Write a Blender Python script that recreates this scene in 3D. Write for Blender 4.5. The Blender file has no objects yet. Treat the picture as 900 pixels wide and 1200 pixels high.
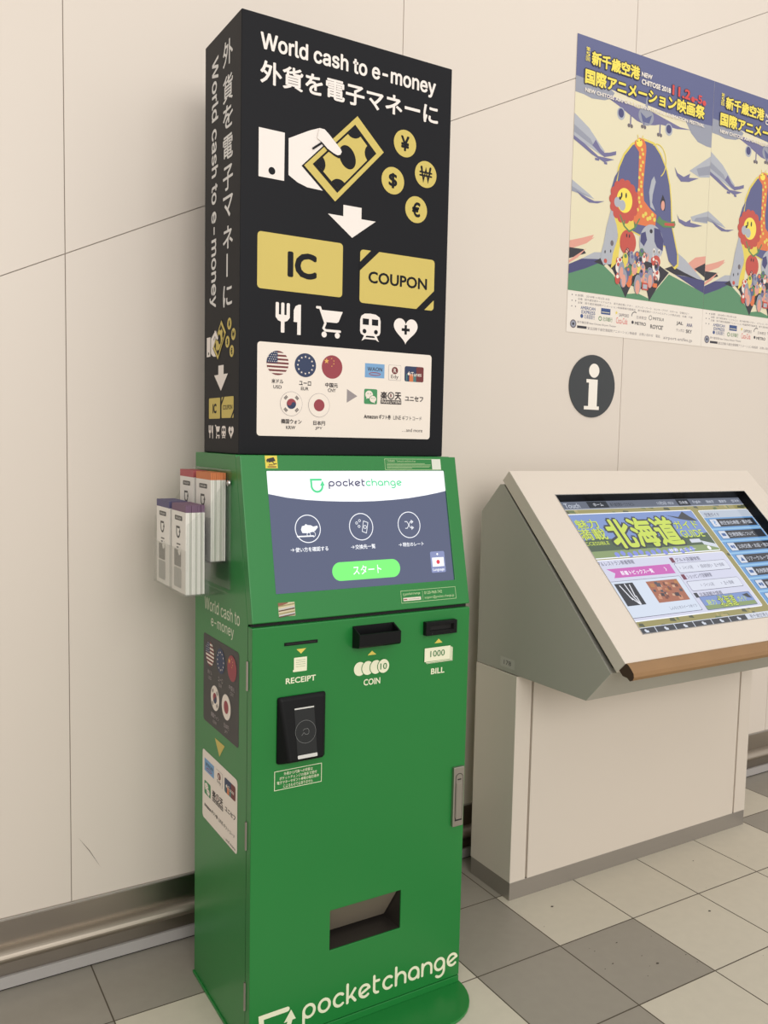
import bpy, math, random
from mathutils import Vector, Matrix
random.seed(7)
SC = bpy.context.scene
COL = SC.collection
# ------------------------------------------------------------------ camera
FPX = 1007.15                                   # focal length in pixels of the 900-wide frame
yaw, pitch, roll = 0.54106, -0.08479, 0.02127
d = Vector((math.sin(yaw)*math.cos(pitch), math.cos(yaw)*math.cos(pitch), math.sin(pitch)))
r = Vector((math.cos(yaw), -math.sin(yaw), 0)); u = r.cross(d)
r2 = r*math.cos(roll) + u*math.sin(roll); u2 = -r*math.sin(roll) + u*math.cos(roll)
cd = bpy.data.cameras.new('camera'); cam = bpy.data.objects.new('camera', cd); COL.objects.link(cam)
cam.matrix_world = Matrix(((r2.x, u2.x, -d.x, -0.5736), (r2.y, u2.y, -d.y, -2.3386), (r2.z, u2.z, -d.z, 1.4577), (0, 0, 0, 1)))
cd.sensor_fit = 'HORIZONTAL'; cd.sensor_width = 36; cd.lens = 36*FPX/900; cd.clip_start = 0.02
SC.camera = cam
# ------------------------------------------------------------------ world, lights, exposure
W = bpy.data.worlds.new('world'); SC.world = W; W.use_nodes = True
nt = W.node_tree; bg = nt.nodes['Background']                # the hall: brighter in front and to the right, dimmer to the left
tc = nt.nodes.new('ShaderNodeTexCoord'); vm = nt.nodes.new('ShaderNodeVectorMath'); vm.operation = 'DOT_PRODUCT'; vm.inputs[1].default_value = (0.18, -0.85, 0.49)
mr = nt.nodes.new('ShaderNodeMapRange'); mr.inputs['From Min'].default_value = -0.6; mr.inputs['From Max'].default_value = 1.0; mr.inputs['To Min'].default_value = 0.16; mr.inputs['To Max'].default_value = 1.05
nt.links.new(tc.outputs['Generated'], vm.inputs[0]); nt.links.new(vm.outputs['Value'], mr.inputs['Value']); nt.links.new(mr.outputs[0], bg.inputs[1])
bg.inputs[0].default_value = (1.0, 0.955, 0.93, 1)
def area(name, loc, target, sx, sy, power, colour):
    l = bpy.data.lights.new(name, 'AREA'); l.shape = 'RECTANGLE'; l.size = sx; l.size_y = sy; l.energy = power; l.color = colour
    o = bpy.data.objects.new(name, l); COL.objects.link(o); o.location = loc
    o.rotation_euler = (Vector(target)-Vector(loc)).to_track_quat('-Z', 'Y').to_euler(); return o
area('fill_light_right', (3.4, -3.6, 3.9), (2.0, 0, 1.2), 3.6, 2.2, 5, (1.0, 0.96, 0.91))  # unseen soft light, added for a little brightness from the right
area('fill_light_front', (-0.3, -6.5, 3.3), (0.9, 0, 0.8), 4.0, 2.4, 140, (1.0, 0.97, 0.94))  # unseen soft light, added and placed for frontal brightness
area('fill_light_wall', (2.0, -1.5, 4.3), (2.0, -0.1, 1.4), 4.2, 0.7, 9, (1.0, 0.96, 0.90))  # unseen wash, added to brighten the upper wall on the right
SC.view_settings.view_transform = 'Standard'; SC.view_settings.look = 'None'
SC.view_settings.exposure = 0.0; SC.view_settings.gamma = 1.0; SC.view_settings.use_curve_mapping = False
# ------------------------------------------------------------------ materials
def lin(c):
    f = lambda v: (v/255/12.92) if v/255 <= 0.04045 else ((v/255+0.055)/1.055)**2.4
    return (f(c[0]), f(c[1]), f(c[2]), 1)
MATS = {}
def mat(name, c, rough=0.5, metal=0.0, emit=0.0, var=0.0, scale=8.0, bump=0.0, spec=0.5, coat=0.0):
    if name in MATS: return MATS[name]
    m = bpy.data.materials.new(name); m.use_nodes = True; nt = m.node_tree; b = nt.nodes['Principled BSDF']
    b.inputs['Base Color'].default_value = lin(c); b.inputs['Roughness'].default_value = rough; b.inputs['Metallic'].default_value = metal
    b.inputs['Specular IOR Level'].default_value = spec
    if coat: b.inputs['Coat Weight'].default_value = coat; b.inputs['Coat Roughness'].default_value = 0.08
    if emit:
        b.inputs['Base Color'].default_value = (0.01, 0.01, 0.012, 1)
        b.inputs['Emission Color'].default_value = lin(c); b.inputs['Emission Strength'].default_value = emit
    if var or bump:
        tc = nt.nodes.new('ShaderNodeTexCoord'); n = nt.nodes.new('ShaderNodeTexNoise'); n.inputs['Scale'].default_value = scale; n.inputs['Detail'].default_value = 4
        nt.links.new(tc.outputs['Object'], n.inputs['Vector'])
        if var:
            mx = nt.nodes.new('ShaderNodeMix'); mx.data_type = 'RGBA'; a = lin(c)
            mx.inputs['A'].default_value = (a[0]*(1-var), a[1]*(1-var), a[2]*(1-var), 1); mx.inputs['B'].default_value = (min(1, a[0]*(1+var)), min(1, a[1]*(1+var)), min(1, a[2]*(1+var)), 1)
            nt.links.new(n.outputs['Fac'], mx.inputs['Factor']); nt.links.new(mx.outputs['Result'], b.inputs['Base Color'])
        if bump:
            n2 = nt.nodes.new('ShaderNodeTexNoise'); n2.inputs['Scale'].default_value = scale*25; nt.links.new(tc.outputs['Object'], n2.inputs['Vector'])
            bp = nt.nodes.new('ShaderNodeBump'); bp.inputs['Strength'].default_value = bump; bp.inputs['Distance'].default_value = 0.002
            nt.links.new(n2.outputs['Fac'], bp.inputs['Height']); nt.links.new(bp.outputs['Normal'], b.inputs['Normal'])
    MATS[name] = m; return m
def brushed(name, c, rough):
    m = mat(name, c, rough, 1.0); nt = m.node_tree; b = nt.nodes['Principled BSDF']
    tc = nt.nodes.new('ShaderNodeTexCoord'); mp = nt.nodes.new('ShaderNodeMapping'); mp.inputs['Scale'].default_value = (2, 60, 220)
    n = nt.nodes.new('ShaderNodeTexNoise'); n.inputs['Scale'].default_value = 3; rg = nt.nodes.new('ShaderNodeMapRange')
    rg.inputs['To Min'].default_value = rough*0.8; rg.inputs['To Max'].default_value = rough*1.25
    nt.links.new(tc.outputs['Object'], mp.inputs[0]); nt.links.new(mp.outputs[0], n.inputs['Vector']); nt.links.new(n.outputs['Fac'], rg.inputs['Value']); nt.links.new(rg.outputs[0], b.inputs['Roughness'])
    return m
def acrylic():
    m = bpy.data.materials.new('clear_acrylic'); m.use_nodes = True; nt = m.node_tree; nt.nodes.clear()
    o = nt.nodes.new('ShaderNodeOutputMaterial'); t = nt.nodes.new('ShaderNodeBsdfTransparent'); t.inputs[0].default_value = (0.97, 0.975, 0.97, 1)
    g = nt.nodes.new('ShaderNodeBsdfGlossy'); g.inputs['Roughness'].default_value = 0.05; lw = nt.nodes.new('ShaderNodeLayerWeight'); pw = nt.nodes.new('ShaderNodeMath'); pw.operation = 'POWER'; pw.inputs[1].default_value = 4
    ml = nt.nodes.new('ShaderNodeMath'); ml.operation = 'MULTIPLY_ADD'; ml.inputs[1].default_value = 0.5; ml.inputs[2].default_value = 0.04
    mx = nt.nodes.new('ShaderNodeMixShader'); nt.links.new(lw.outputs['Facing'], pw.inputs[0]); nt.links.new(pw.outputs[0], ml.inputs[0]); nt.links.new(ml.outputs[0], mx.inputs[0]); nt.links.new(t.outputs[0], mx.inputs[1]); nt.links.new(g.outputs[0], mx.inputs[2]); nt.links.new(mx.outputs[0], o.inputs[0])
    MATS['clear_acrylic'] = m; return m
GREEN = mat('green_paint', (30, 124, 54), 0.33, var=0.03, scale=3, bump=0.03)
WALL = mat('wall_panel', (223, 213, 200), 0.42, var=0.012, scale=2.0)
WALLGAP = mat('wall_joint', (168, 158, 148), 0.7, var=0.02)
TILEW = mat('tile_white', (205, 198, 180), 0.38, var=0.05, scale=30)
TILEG = mat('tile_grey', (152, 146, 134), 0.38, var=0.06, scale=30)
GROUT = mat('grout', (92, 82, 68), 0.9, var=0.1)
STEEL = brushed('brushed_steel', (158, 150, 140), 0.30)
STEELD = brushed('dull_steel', (168, 162, 154), 0.42); RAILM = brushed('satin_rail', (176, 166, 152), 0.46); STEELD.node_tree.nodes['Principled BSDF'].inputs['Metallic'].default_value = 0.65
SKIRT = mat('grey_skirting', (176, 172, 168), 0.45, var=0.02)
CREAM = mat('cream_enamel', (219, 209, 195), 0.42, var=0.01, scale=4, bump=0.02)
CREAM_SHADE = mat('cream_enamel_shaded', (172, 170, 158), 0.42, var=0.02, scale=4)  # greyer copy of the cream, with the housing's shade put into the colour
GAPM = mat('dark_gap', (28, 27, 25), 0.8)
BLACKP = mat('black_plastic', (17, 18, 19), 0.42, bump=0.05, scale=30, spec=.18)
PADM = mat('dark_pad', (34, 36, 36), 0.35, spec=.3)
CHARC = mat('charcoal_print', (22, 23, 27), 0.5, var=0.03, scale=5, spec=.18)
YEL = mat('mustard_print', (207, 187, 96), 0.5, var=0.02)
WHT = mat('white_print', (240, 232, 224), 0.5)
CRM = mat('cream_print', (236, 236, 205), 0.5)
PANEL = mat('panel_print', (237, 227, 214), 0.4)
INK = mat('ink', (52, 44, 44), 0.5); GREY = mat('grey_print', (150, 142, 142), 0.5)
BLK = mat('black_print', (36, 34, 34), 0.5)
RED = mat('red_print', (150, 58, 68), 0.5); NAVY = mat('navy_print', (38, 54, 88), 0.5); LBLUE = mat('light_blue_print', (118, 164, 206), 0.5)
FSTAR = mat('star_print', (228, 176, 90), 0.5); WGREEN = mat('chat_green_print', (62, 142, 88), 0.5); ORG = mat('orange_print', (208, 120, 70), 0.5)
TEAL = mat('teal_print', (70, 120, 122), 0.5); DRED = mat('dark_red_print', (112, 44, 44), 0.5)
WOOD = mat('wood_rail', (148, 113, 72), 0.4, var=0.10, scale=14); WOODD = mat('wood_end', (70, 50, 38), 0.6, var=0.1, scale=40)
CHROME = mat('chrome', (190, 188, 184), 0.22, 1.0); ZINC = mat('cast_zinc', (168, 163, 154), 0.36, 0.85)
ACR = acrylic(); RECESS = mat('recess_dark', (46, 42, 38), 0.35); FLAP = mat('smoked_flap', (120, 112, 98), 0.25)
PAPER = mat('paper', (232, 229, 220), 0.6, var=0.03, scale=60); PAPER2 = mat('grey_paper', (196, 196, 184), 0.7, var=0.03, scale=60)
# ------------------------------------------------------------------ mesh building
class MB:
    def __init__(s): s.v = []; s.f = []; s.fm = []; s.mats = []
    def mi(s, m):
        if m not in s.mats: s.mats.append(m)
        return s.mats.index(m)
    def add(s, vs, fs, m):
        b = len(s.v); k = s.mi(m); s.v += [tuple(v) for v in vs]
        for f in fs: s.f.append([b+i for i in f]); s.fm.append(k)
    def box(s, x0, y0, z0, x1, y1, z1, m):
        v = [(x, y, z) for x in (x0, x1) for y in (y0, y1) for z in (z0, z1)]
        s.add(v, [(0, 1, 3, 2), (4, 6, 7, 5), (0, 4, 5, 1), (2, 3, 7, 6), (0, 2, 6, 4), (1, 5, 7, 3)], m)
    def prism(s, prof, x0, x1, m):                      # profile of (y, z) extruded along x
        n = len(prof); v = [(x0, y, z) for y, z in prof]+[(x1, y, z) for y, z in prof]
        s.add(v, [list(range(n))[::-1], [n+i for i in range(n)]]+[(i, (i+1) % n, n+(i+1) % n, n+i) for i in range(n)], m)
    def prism_z(s, prof, z0, z1, m):
        n = len(prof); v = [(x, y, z0) for x, y in prof]+[(x, y, z1) for x, y in prof]
        s.add(v, [list(range(n))[::-1], [n+i for i in range(n)]]+[(i, (i+1) % n, n+(i+1) % n, n+i) for i in range(n)], m)
    def build(s, name, parent=None, bevel=0.0, smooth=False, seg=2):
        off = Vector((0, 0, 0)); q = parent
        while q: off += q.location; q = q.parent
        me = bpy.data.meshes.new(name); me.from_pydata([(a-off.x, b-off.y, c-off.z) for a, b, c in s.v], [], s.f)
        for m in s.mats: me.materials.append(m)
        me.polygons.foreach_set('material_index', s.fm)
        if smooth: me.polygons.foreach_set('use_smooth', [True]*len(me.polygons))
        me.update()
        o = bpy.data.objects.new(name, me); COL.objects.link(o)
        if parent: o.parent = parent
        if bevel:
            import bmesh
            bm = bmesh.new(); bm.from_mesh(me); bmesh.ops.recalc_face_normals(bm, faces=bm.faces); bm.to_mesh(me); bm.free()
            md = o.modifiers.new('bevel', 'BEVEL'); md.width = bevel; md.segments = seg; md.limit_method = 'ANGLE'; md.angle_limit = math.radians(35)
        return o
def thing(name, label, cat, loc=(0, 0, 0), group=None):
    o = bpy.data.objects.new(name, None); COL.objects.link(o); o.location = loc; o.empty_display_size = 0.05
    o['label'] = label; o['category'] = cat
    if group: o['group'] = group
    return o
class Frame:
    def __init__(s, O, U, V): s.O = Vector(O); s.U = Vector(U).normalized(); s.V = Vector(V).normalized(); s.N = s.U.cross(s.V)
    def p(s, a, b, h=0): return s.O+s.U*a+s.V*b+s.N*h
    def block(s, mb, a0, b0, a1, b1, h0, h1, m):
        v = [s.p(a, b, h) for a in (a0, a1) for b in (b0, b1) for h in (h0, h1)]
        mb.add(v, [(0, 1, 3, 2), (4, 6, 7, 5), (0, 4, 5, 1), (2, 3, 7, 6), (0, 2, 6, 4), (1, 5, 7, 3)], m)
    def holed(s, mb, a0, b0, a1, b1, i0, j0, i1, j1, h0, h1, m, mi=None):   # slab with a rectangular opening
        o = [(a0, b0), (a1, b0), (a1, b1), (a0, b1)]; i = [(i0, j0), (i1, j0), (i1, j1), (i0, j1)]
        v = [s.p(*q, h1) for q in o]+[s.p(*q, h1) for q in i]+[s.p(*q, h0) for q in o]+[s.p(*q, h0) for q in i]
        f = []; g = []
        for k in range(4):
            l = (k+1) % 4
            f += [(k, l, 4+l, 4+k), (8+l, 8+k, 12+k, 12+l), (8+k, 8+l, l, k)]; g.append((4+k, 4+l, 12+l, 12+k))
        if mi is None: mb.add(v, f+g, m)
        else: mb.add(v, f, m); mb.add(v, g, mi)
TXT = {}
INTER = ('World cash to e-money', 'Amazon', 'World cash to', 'e-money', 'WAON', 'RAKUTEN')
def sans():                                              # the sans that ships with Blender; its built-in font otherwise
    import os
    try: return bpy.data.fonts.load(os.path.join(bpy.utils.resource_path('LOCAL'), 'datafiles', 'fonts', 'Inter.woff2'))
    except Exception: return None
FONT = sans()
def text_geo(st, bold):
    k = (st, bold)
    if k not in TXT:
        c = bpy.data.curves.new('t', 'FONT'); c.body = st; c.resolution_u = 3
        if FONT and st in INTER: c.font = FONT
        o = bpy.data.objects.new('t', c); COL.objects.link(o); dg = bpy.context.evaluated_depsgraph_get()
        me = bpy.data.meshes.new_from_object(o.evaluated_get(dg)); v = [(q.co.x, q.co.y) for q in me.vertices]; f = [list(p.vertices) for p in me.polygons]
        bpy.data.objects.remove(o); bpy.data.curves.remove(c); bpy.data.meshes.remove(me)
        x0 = min(q[0] for q in v); x1 = max(q[0] for q in v); y0 = min(q[1] for q in v); y1 = max(q[1] for q in v)
        D = [(0, 0)]                                     # heavier strokes: the outline repeated around itself
        if bold: m_ = 8 if bold > .025 else 5; D = [(.75*bold*math.cos(2*math.pi*j/m_+.3), .75*bold*math.sin(2*math.pi*j/m_+.3)) for j in range(m_)]
        e = .75*bold; x0 -= e; x1 += e; y0 -= e; y1 += e
        TXT[k] = [([((x+a-x0)/(x1-x0), (y+b-y0)/max(1e-6, y1-y0)) for x, y in v], f) for a, b in D]
    return TXT[k]
class Pen:                                               # flat printing on a frame, in layers of a fraction of a millimetre
    def __init__(s, frame, aff=(1, 0, 1, 0), base=0.0): s.F = frame; s.a = aff; s.b = base; s.mb = MB(); s.n = 0; s.ls = 0.0003
    def q(s, x, y, L): a = s.a; return s.F.p(a[0]*x+a[1], a[2]*y+a[3], s.b+s.ls*(L+1)+s.ls/48*(s.n % 48))
    def poly(s, pts, m, L=0): s.n += 1; s.mb.add([s.q(x, y, L) for x, y in pts], [list(range(len(pts)))], m)
    def rect(s, x0, y0, x1, y1, m, L=0): s.poly([(x0, y0), (x1, y0), (x1, y1), (x0, y1)], m, L)
    def rrect(s, x0, y0, x1, y1, rad, m, L=0, n=5):
        P = []
        for cx, cy, a0 in ((x1-rad, y1-rad, 0), (x0+rad, y1-rad, 90), (x0+rad, y0+rad, 180), (x1-rad, y0+rad, 270)):
            for k in range(n+1): t = math.radians(a0+90*k/n); P.append((cx+rad*math.cos(t), cy+rad*math.sin(t)))
        s.poly(P, m, L)
    def disc(s, cx, cy, rx, m, L=0, ry=None, n=32, rot=0):
        ry = ry or rx; c, sn = math.cos(rot), math.sin(rot); P = []
        for k in range(n): t = 2*math.pi*k/n; a, b = rx*math.cos(t), ry*math.sin(t); P.append((cx+a*c-b*sn, cy+a*sn+b*c))
        s.poly(P, m, L)
    def ring(s, cx, cy, r1, w, m, L=0, n=40, ry=None, a0=0, a1=360):
        s.n += 1; ry = ry or r1; v = []; full = abs(a1-a0) >= 360
        for k in range(n+1):
            t = math.radians(a0+(a1-a0)*k/n)
            v += [s.q(cx+r1*math.cos(t), cy+ry*math.sin(t), L), s.q(cx+(r1-w)*math.cos(t), cy+(ry-w)*math.sin(t), L)]
        s.mb.add(v, [(2*k, 2*k+2, 2*k+3, 2*k+1) for k in range(n)], m)
    def line(s, pts, w, m, L=0, cap=True):               # one ribbon with mitred joints and round ends
        s.n += 1; P = [Vector(k) for k in pts]; P = [k for n, k in enumerate(P) if n == 0 or (k-P[n-1]).length > 1e-7]
        closed = len(P) > 3 and (P[0]-P[-1]).length < 1e-6
        if closed: P = P[:-1]
        n = len(P); D = [(P[(k+1) % n]-P[k]).normalized() for k in range(n)]; Lf, Rt = [], []
        for k in range(n):
            a = D[k-1] if (k > 0 or closed) else D[k]; b = D[k] if (k < n-1 or closed) else D[k-1]
            t = a+b; t = t.normalized() if t.length > 1e-4 else a; nv = Vector((-t.y, t.x)); c = max(.45, nv.dot(Vector((-a.y, a.x)))); o = nv*(w/2/c)
            Lf.append(P[k]+o); Rt.append(P[k]-o)
        v = [s.q(k.x, k.y, L) for k in Lf+Rt]; m_ = n if closed else n-1
        s.mb.add(v, [(k, n+k, n+(k+1) % n, (k+1) % n) for k in range(m_)], m)
        if cap and not closed:
            for c, t in ((P[0], -D[0]), (P[-1], D[n-2])):
                a0 = math.atan2(t.y, t.x)-math.pi/2; s.poly([(c.x+w/2*math.cos(a0+math.pi*k/8), c.y+w/2*math.sin(a0+math.pi*k/8)) for k in range(9)], m, L)
    def box(s, x0, y0, x1, y1, w, m, L=0):
        s.rect(x0, y0, x1, y0+w, m, L); s.rect(x0, y1-w, x1, y1, m, L); s.rect(x0, y0+w, x0+w, y1-w, m, L); s.rect(x1-w, y0+w, x1, y1-w, m, L)
    def text(s, st, x0, y0, x1, y1, m, L=0, bold=0.0, cw=False):
        s.n += 1
        for j, (v, f) in enumerate(text_geo(st, bold)):
            l = L+.04*j
            if cw: P = [s.q(x0+(x1-x0)*b, y1-(y1-y0)*a, l) for a, b in v]
            else: P = [s.q(x0+(x1-x0)*a, y0+(y1-y0)*b, l) for a, b in v]
            s.mb.add(P, f, m)
    def take(s): mb = s.mb; s.mb = MB(); return mb
def star(pen, cx, cy, rr, m, L, rot=90):
    pen.poly([(cx+(rr if k % 2 == 0 else rr*0.42)*math.cos(math.radians(rot+36*k)), cy+(rr if k % 2 == 0 else rr*0.42)*math.sin(math.radians(rot+36*k))) for k in range(10)], m, L)
# rounded geometric lettering drawn as strokes; returns the width in x-heights
def arc(cx, cy, rad, a0, a1, n=18): return [(cx+rad*math.cos(math.radians(a0+(a1-a0)*k/n)), cy+rad*math.sin(math.radians(a0+(a1-a0)*k/n))) for k in range(n+1)]
GLY = {'p': (1.0, [[(.08, .5), (.08, -.42)], arc(.5, .5, .42, 0, 360)]), 'o': (1.0, [arc(.5, .5, .42, 0, 360)]), 'c': (.88, [arc(.5, .5, .42, 48, 312)]),
       'k': (.8, [[(.08, .08), (.08, 1.36)], [(.1, .42), (.32, .46), (.70, .92)], [(.36, .52), (.72, .08)]]), 'e': (1.0, [arc(.5, .5, .42, 20, 312), [(.3, .40), (.88, .66)]]),
       't': (.62, [[(.1, 1.3), (.1, .36)]+arc(.38, .36, .28, 180, 280, 8), [(.1, .92), (.5, .92)]]), 'h': (.95, [[(.08, .08), (.08, 1.36)], arc(.5, .5, .40, 180, 0)+[(.90, .08)]]),
       'a': (1.0, [arc(.5, .5, .42, 0, 360), [(.92, .5), (.92, .08)]]), 'n': (.95, [[(.08, .08), (.08, .92)], arc(.5, .5, .40, 180, 0)+[(.90, .08)]]),
       'g': (1.0, [arc(.5, .5, .42, 0, 360), [(.92, .5), (.92, -.02)]+arc(.5, -.02, .42, 0, -130, 10)])}
def wordmark(pen, st, x0, y0, x1, xh, w, m, L=0):
    gap = 0.2; tot = sum(GLY[c][0] for c in st)+gap*(len(st)-1); sx = (x1-x0)/tot; x = 0
    for c in st:
        for k, strk in enumerate(GLY[c][1]): pen.line([(x0+(x+a)*sx, y0+b*xh) for a, b in strk], w, m, L+.15*k)
        x += GLY[c][0]+gap
def pocket_mark(pen, x0, y0, x1, y1, w, m, L=0):        # a pocket outline ending in an upward arrow
    W_, H_ = x1-x0, y1-y0; rr = W_*0.40; cx = x0+W_*0.42
    pen.line([(x0+W_*.70, y1-w/2), (x0+w/2, y1-w/2), (x0+w*.6, y0+rr+w*.5)], w, m, L)
    P = arc(cx, y0+rr, rr-w*.4, 180, 350, 20); pen.line(P, w, m, L+.1)
    ex = P[-1][0]
    pen.poly([(ex-w*1.25, y1-H_*.52), (ex+w*1.25, y1-H_*.50), (ex+w*.25, y1-H_*.14)], m, L+.3); pen.line([P[-1], (ex+w*.1, y1-H_*.45)], w, m, L+.2)
# ------------------------------------------------------------------ setting
def structure(o): o['kind'] = 'structure'; return o
def diag(x): return 1.9722+0.4775*x
mb = MB(); mb.box(-2.5, 0.004, 0, 5.5, 0.10, 4.4, WALLGAP)
xs = [-0.131+0.995*k for k in range(-2, 6)]; g = 0.0012
for a, b in zip(xs[:-1], xs[1:]):
    a, b = a+g, b-g
    for zz in ((0.186, diag(a)-g*1.1, diag(b)-g*1.1, True), (4.4, diag(a)+g*1.1, diag(b)+g*1.1, False)):
        if zz[3]: P = [(a, zz[0]), (b, zz[0]), (b, zz[2]), (a, zz[1])]
        else: P = [(a, zz[1]), (b, zz[2]), (b, 4.4), (a, 4.4)]
        n = 4; v = [(x, 0.0, z) for x, z in P]+[(x, 0.004, z) for x, z in P]
        mb.add(v, [(0, 1, 2, 3)]+[(i, i+4, (i+1) % 4+4, (i+1) % 4) for i in range(4)], WALL)
SCR = mat('scratch', (120, 108, 98), 0.7)
pn = Pen(Frame((0, 0, 0), (1, 0, 0), (0, 0, 1))); pn.poly([(-.1121, .3647), (-.0826, .3225), (-.0527, .2659), (-.0840, .3212)], SCR, 0)
mb.add(pn.mb.v, pn.mb.f, SCR)
structure(mb.build('wall_back'))
# floor: 300 mm tiles over grout
mb = MB(); mb.box(-2.5, -6.0, -0.06, 5.5, 0.10, -0.0012, GROUT)
white = {(0, 0), (1, 0), (2, 0), (3, 0), (1, -1), (2, -1), (3, -1), (-2, -1), (0, -2), (1, -2), (-2, -2), (3, 2), (-4, 0), (4, 1), (-2, 0)}
grey = {(-1, 0), (0, -1), (-1, -1), (2, -2), (-1, 1), (3, 1), (4, 2), (4, 0), (-5, 1), (-4, 1), (-5, 0), (-1, -2), (-6, 1), (3, -2), (-2, 1), (-3, 1), (0, 1)}
for i in range(-12, 15):
    for j in range(-18, 3):
        x0, y0 = 1.116+.3*i, -.5724+.3*j; x1, y1 = x0+.3, min(0.02, y0+.3)
        if y0 >= 0: continue
        w_ = (i, j) in white or ((i, j) not in grey and random.random() < .5)
        k = .0018; mb.add([(x0+k, y0+k, 0), (x1-k, y0+k, 0), (x1-k, y1-k, 0), (x0+k, y1-k, 0)], [(0, 1, 2, 3)], TILEW if w_ else TILEG)
SPOT = mat('floor_mark', (70, 62, 54), 0.8)
pn = Pen(Frame((0, 0, 0), (1, 0, 0), (0, 1, 0)))
for k in range(26):
    x, y = (random.uniform(1.15, 1.42), random.uniform(-.83, -.6)) if k < 12 else (random.uniform(1.0, 2.4), random.uniform(-1.1, -.35)); a = random.uniform(.0008, .0024)
    pn.poly([(x-a*2, y), (x, y-a), (x+a*1.6, y+a*.4), (x+a*.2, y+a)], SPOT, 0)
for x, y in ((1.24, -.40), (1.66, -.66), (1.30, -.77)): pn.poly([(x-.006, y), (x, y-.004), (x+.006, y-.001), (x+.002, y+.004)], SPOT, 0)
mb.add(pn.mb.v, pn.mb.f, SPOT)
structure(mb.build('floor'))
mb = MB(); mb.box(-2.5, -0.006, 0.0, 5.5, 0.0, 0.186, STEEL); mb.box(-2.5, -0.008, 0.186, 5.5, 0.0, 0.191, STEELD)
structure(mb.build('baseboard_back', bevel=0.001))
mb = MB(); mb.prism([(-.006, .076)]+[(-.006-.034*math.sin(math.radians(t)), .097-.021*math.cos(math.radians(t))) for t in range(12, 175, 12)]+[(-.006, .118)], -2.5, 5.5, RAILM)
structure(mb.build('trim_1', smooth=False, bevel=0.0005))
mb = MB(); mb.box(-2.5, -0.016, 0.004, 5.5, -0.006, 0.036, SKIRT); mb.box(-2.5, -0.013, 0.0, 5.5, -0.006, 0.004, GAPM)
structure(mb.build('trim_2', bevel=0.001))
# ------------------------------------------------------------------ green exchange kiosk
X0, X1, YF, YB, ZT, ZS = .152, .753, -.5717, -.18, 1.414, 1.0345
K = thing('exchange_kiosk', 'bright green floor standing money exchange kiosk with tilted touchscreen, against the wall', 'kiosk', (.4525, -.37, 0))
mb = MB(); mb.prism([(YB, .008), (-.5445, .008), (-.5445, ZS), (-.4615, ZT), (YB, ZT)], X0, X1, GREEN)
del mb.f[3]; del mb.fm[3]; mb.build('cabinet', K, 0.002)
rad = .125; P = [(X1+.004, YB+.003), (X0-.004, YB+.003)]
for cx, a0 in ((X0-.004+rad, 180), (X1+.004-rad, 270)):
    P += [(cx+rad*math.cos(math.radians(a0+90*k/10)), -.70+rad+rad*math.sin(math.radians(a0+90*k/10))) for k in range(11)]
mb = MB(); mb.prism_z(P, 0, .008, GREEN); mb.build('base_plate', K, 0.0015)
mb = MB(); mb.box(X0, YF, .008, X1, -.5445, .0265, GREEN); mb.build('kick_plate', K, 0.0015)
# lower door with the return opening
DF = Frame((X0, YF, 0), (1, 0, 0), (0, 0, 1)); DW = X1-X0
oa = (.2080, .2125, .4105, .3135)
mb = MB(); DF.holed(mb, 0, .029, DW, 1.0295, *(oa[0], oa[1], oa[2], oa[3]), -.0265, 0, GREEN); mb.build('door', K, 0.0018)
mb = MB()                                                # the return pocket
a0, b0, a1, b1 = oa; e = .0008
a0 += e; a1 -= e; b0 += e; b1 -= e
f = DF.p
mb.add([f(a0, b0, -.003), f(a1, b0, -.003), f(a1, b1, -.003), f(a0, b1, -.003), f(a0+.01, b0+.004, -.075), f(a1-.01, b0+.004, -.075), f(a1-.01, b1, -.075), f(a0+.01, b1, -.075)],
       [(0, 1, 5, 4), (1, 2, 6, 5), (2, 3, 7, 6), (3, 0, 4, 7), (4, 5, 6, 7)], RECESS)
rt = mb.build('return_pocket', K)
mb = MB(); mb.add([f(a0+.004, b1-.004, -.012), f(a1-.004, b1-.004, -.012), f(a1-.012, b0+.012, -.06), f(a0+.012, b0+.012, -.06)], [(0, 1, 2, 3)], FLAP); mb.build('flap', rt)
# tilted fascia
SV = Vector((0, .0837, .3795)).normalized(); SL_ = math.hypot(.0837, .3795)
FF = Frame((X0, YF, ZS), (1, 0, 0), SV)
sa = (.0635, .0675, .5625, .3525)
mb = MB(); FF.holed(mb, 0, .0045, DW, SL_, sa[0], sa[1], sa[2], sa[3], -.027, 0, GREEN); mb.build('screen_fascia', K, 0.0018)
mb = MB(); DF.block(mb, .004, 1.028, DW-.004, 1.0405, -.03, -.012, GAPM); mb.build('seam_gap', K)
def S(name, c, e): return mat('screen_'+name, c, 0.12, emit=e)
SW, SD, SG1, SGN, SPB = S('white', (250, 252, 255), 1.15), S('slate', (94, 103, 134), .80), S('mint', (84, 224, 150), 1.0), S('button_green', (122, 240, 118), 1.1), S('purple', (66, 62, 104), .9)
SLAV = S('lavender', (140, 150, 196), .95); SRD = S('red', (228, 60, 80), 1.0)
p = Pen(FF, base=-.0042)
p.F.block(p.mb, sa[0]-.004, sa[1]-.004, sa[2]+.004, sa[3]+.004, -.012, -.0042, SD)
cur = [(sa[0], .2990), (.11, .2895), (.16, .2831), (.21, .2795), (.251, .2777), (.30, .2765), (.347, .2767), (.40, .279), (.447, .2825), (.50, .289), (.535, .2945), (sa[2], .2995)]
p.poly(cur+[(sa[2], sa[3]), (sa[0], sa[3])], SW)
pocket_mark(p, .1735, .3000, .2150, .3340, .0052, SG1, 2)
wordmark(p, 'pocket', .2225, .3150, .3235, .0123, .0031, SPB, 2); wordmark(p, 'change', .3255, .3150, .4300, .0123, .0029, SG1, 2)
for cx in (.1579, .3020, .4406): p.ring(cx, .2145, .0335, .0019, SW, 1)
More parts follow.
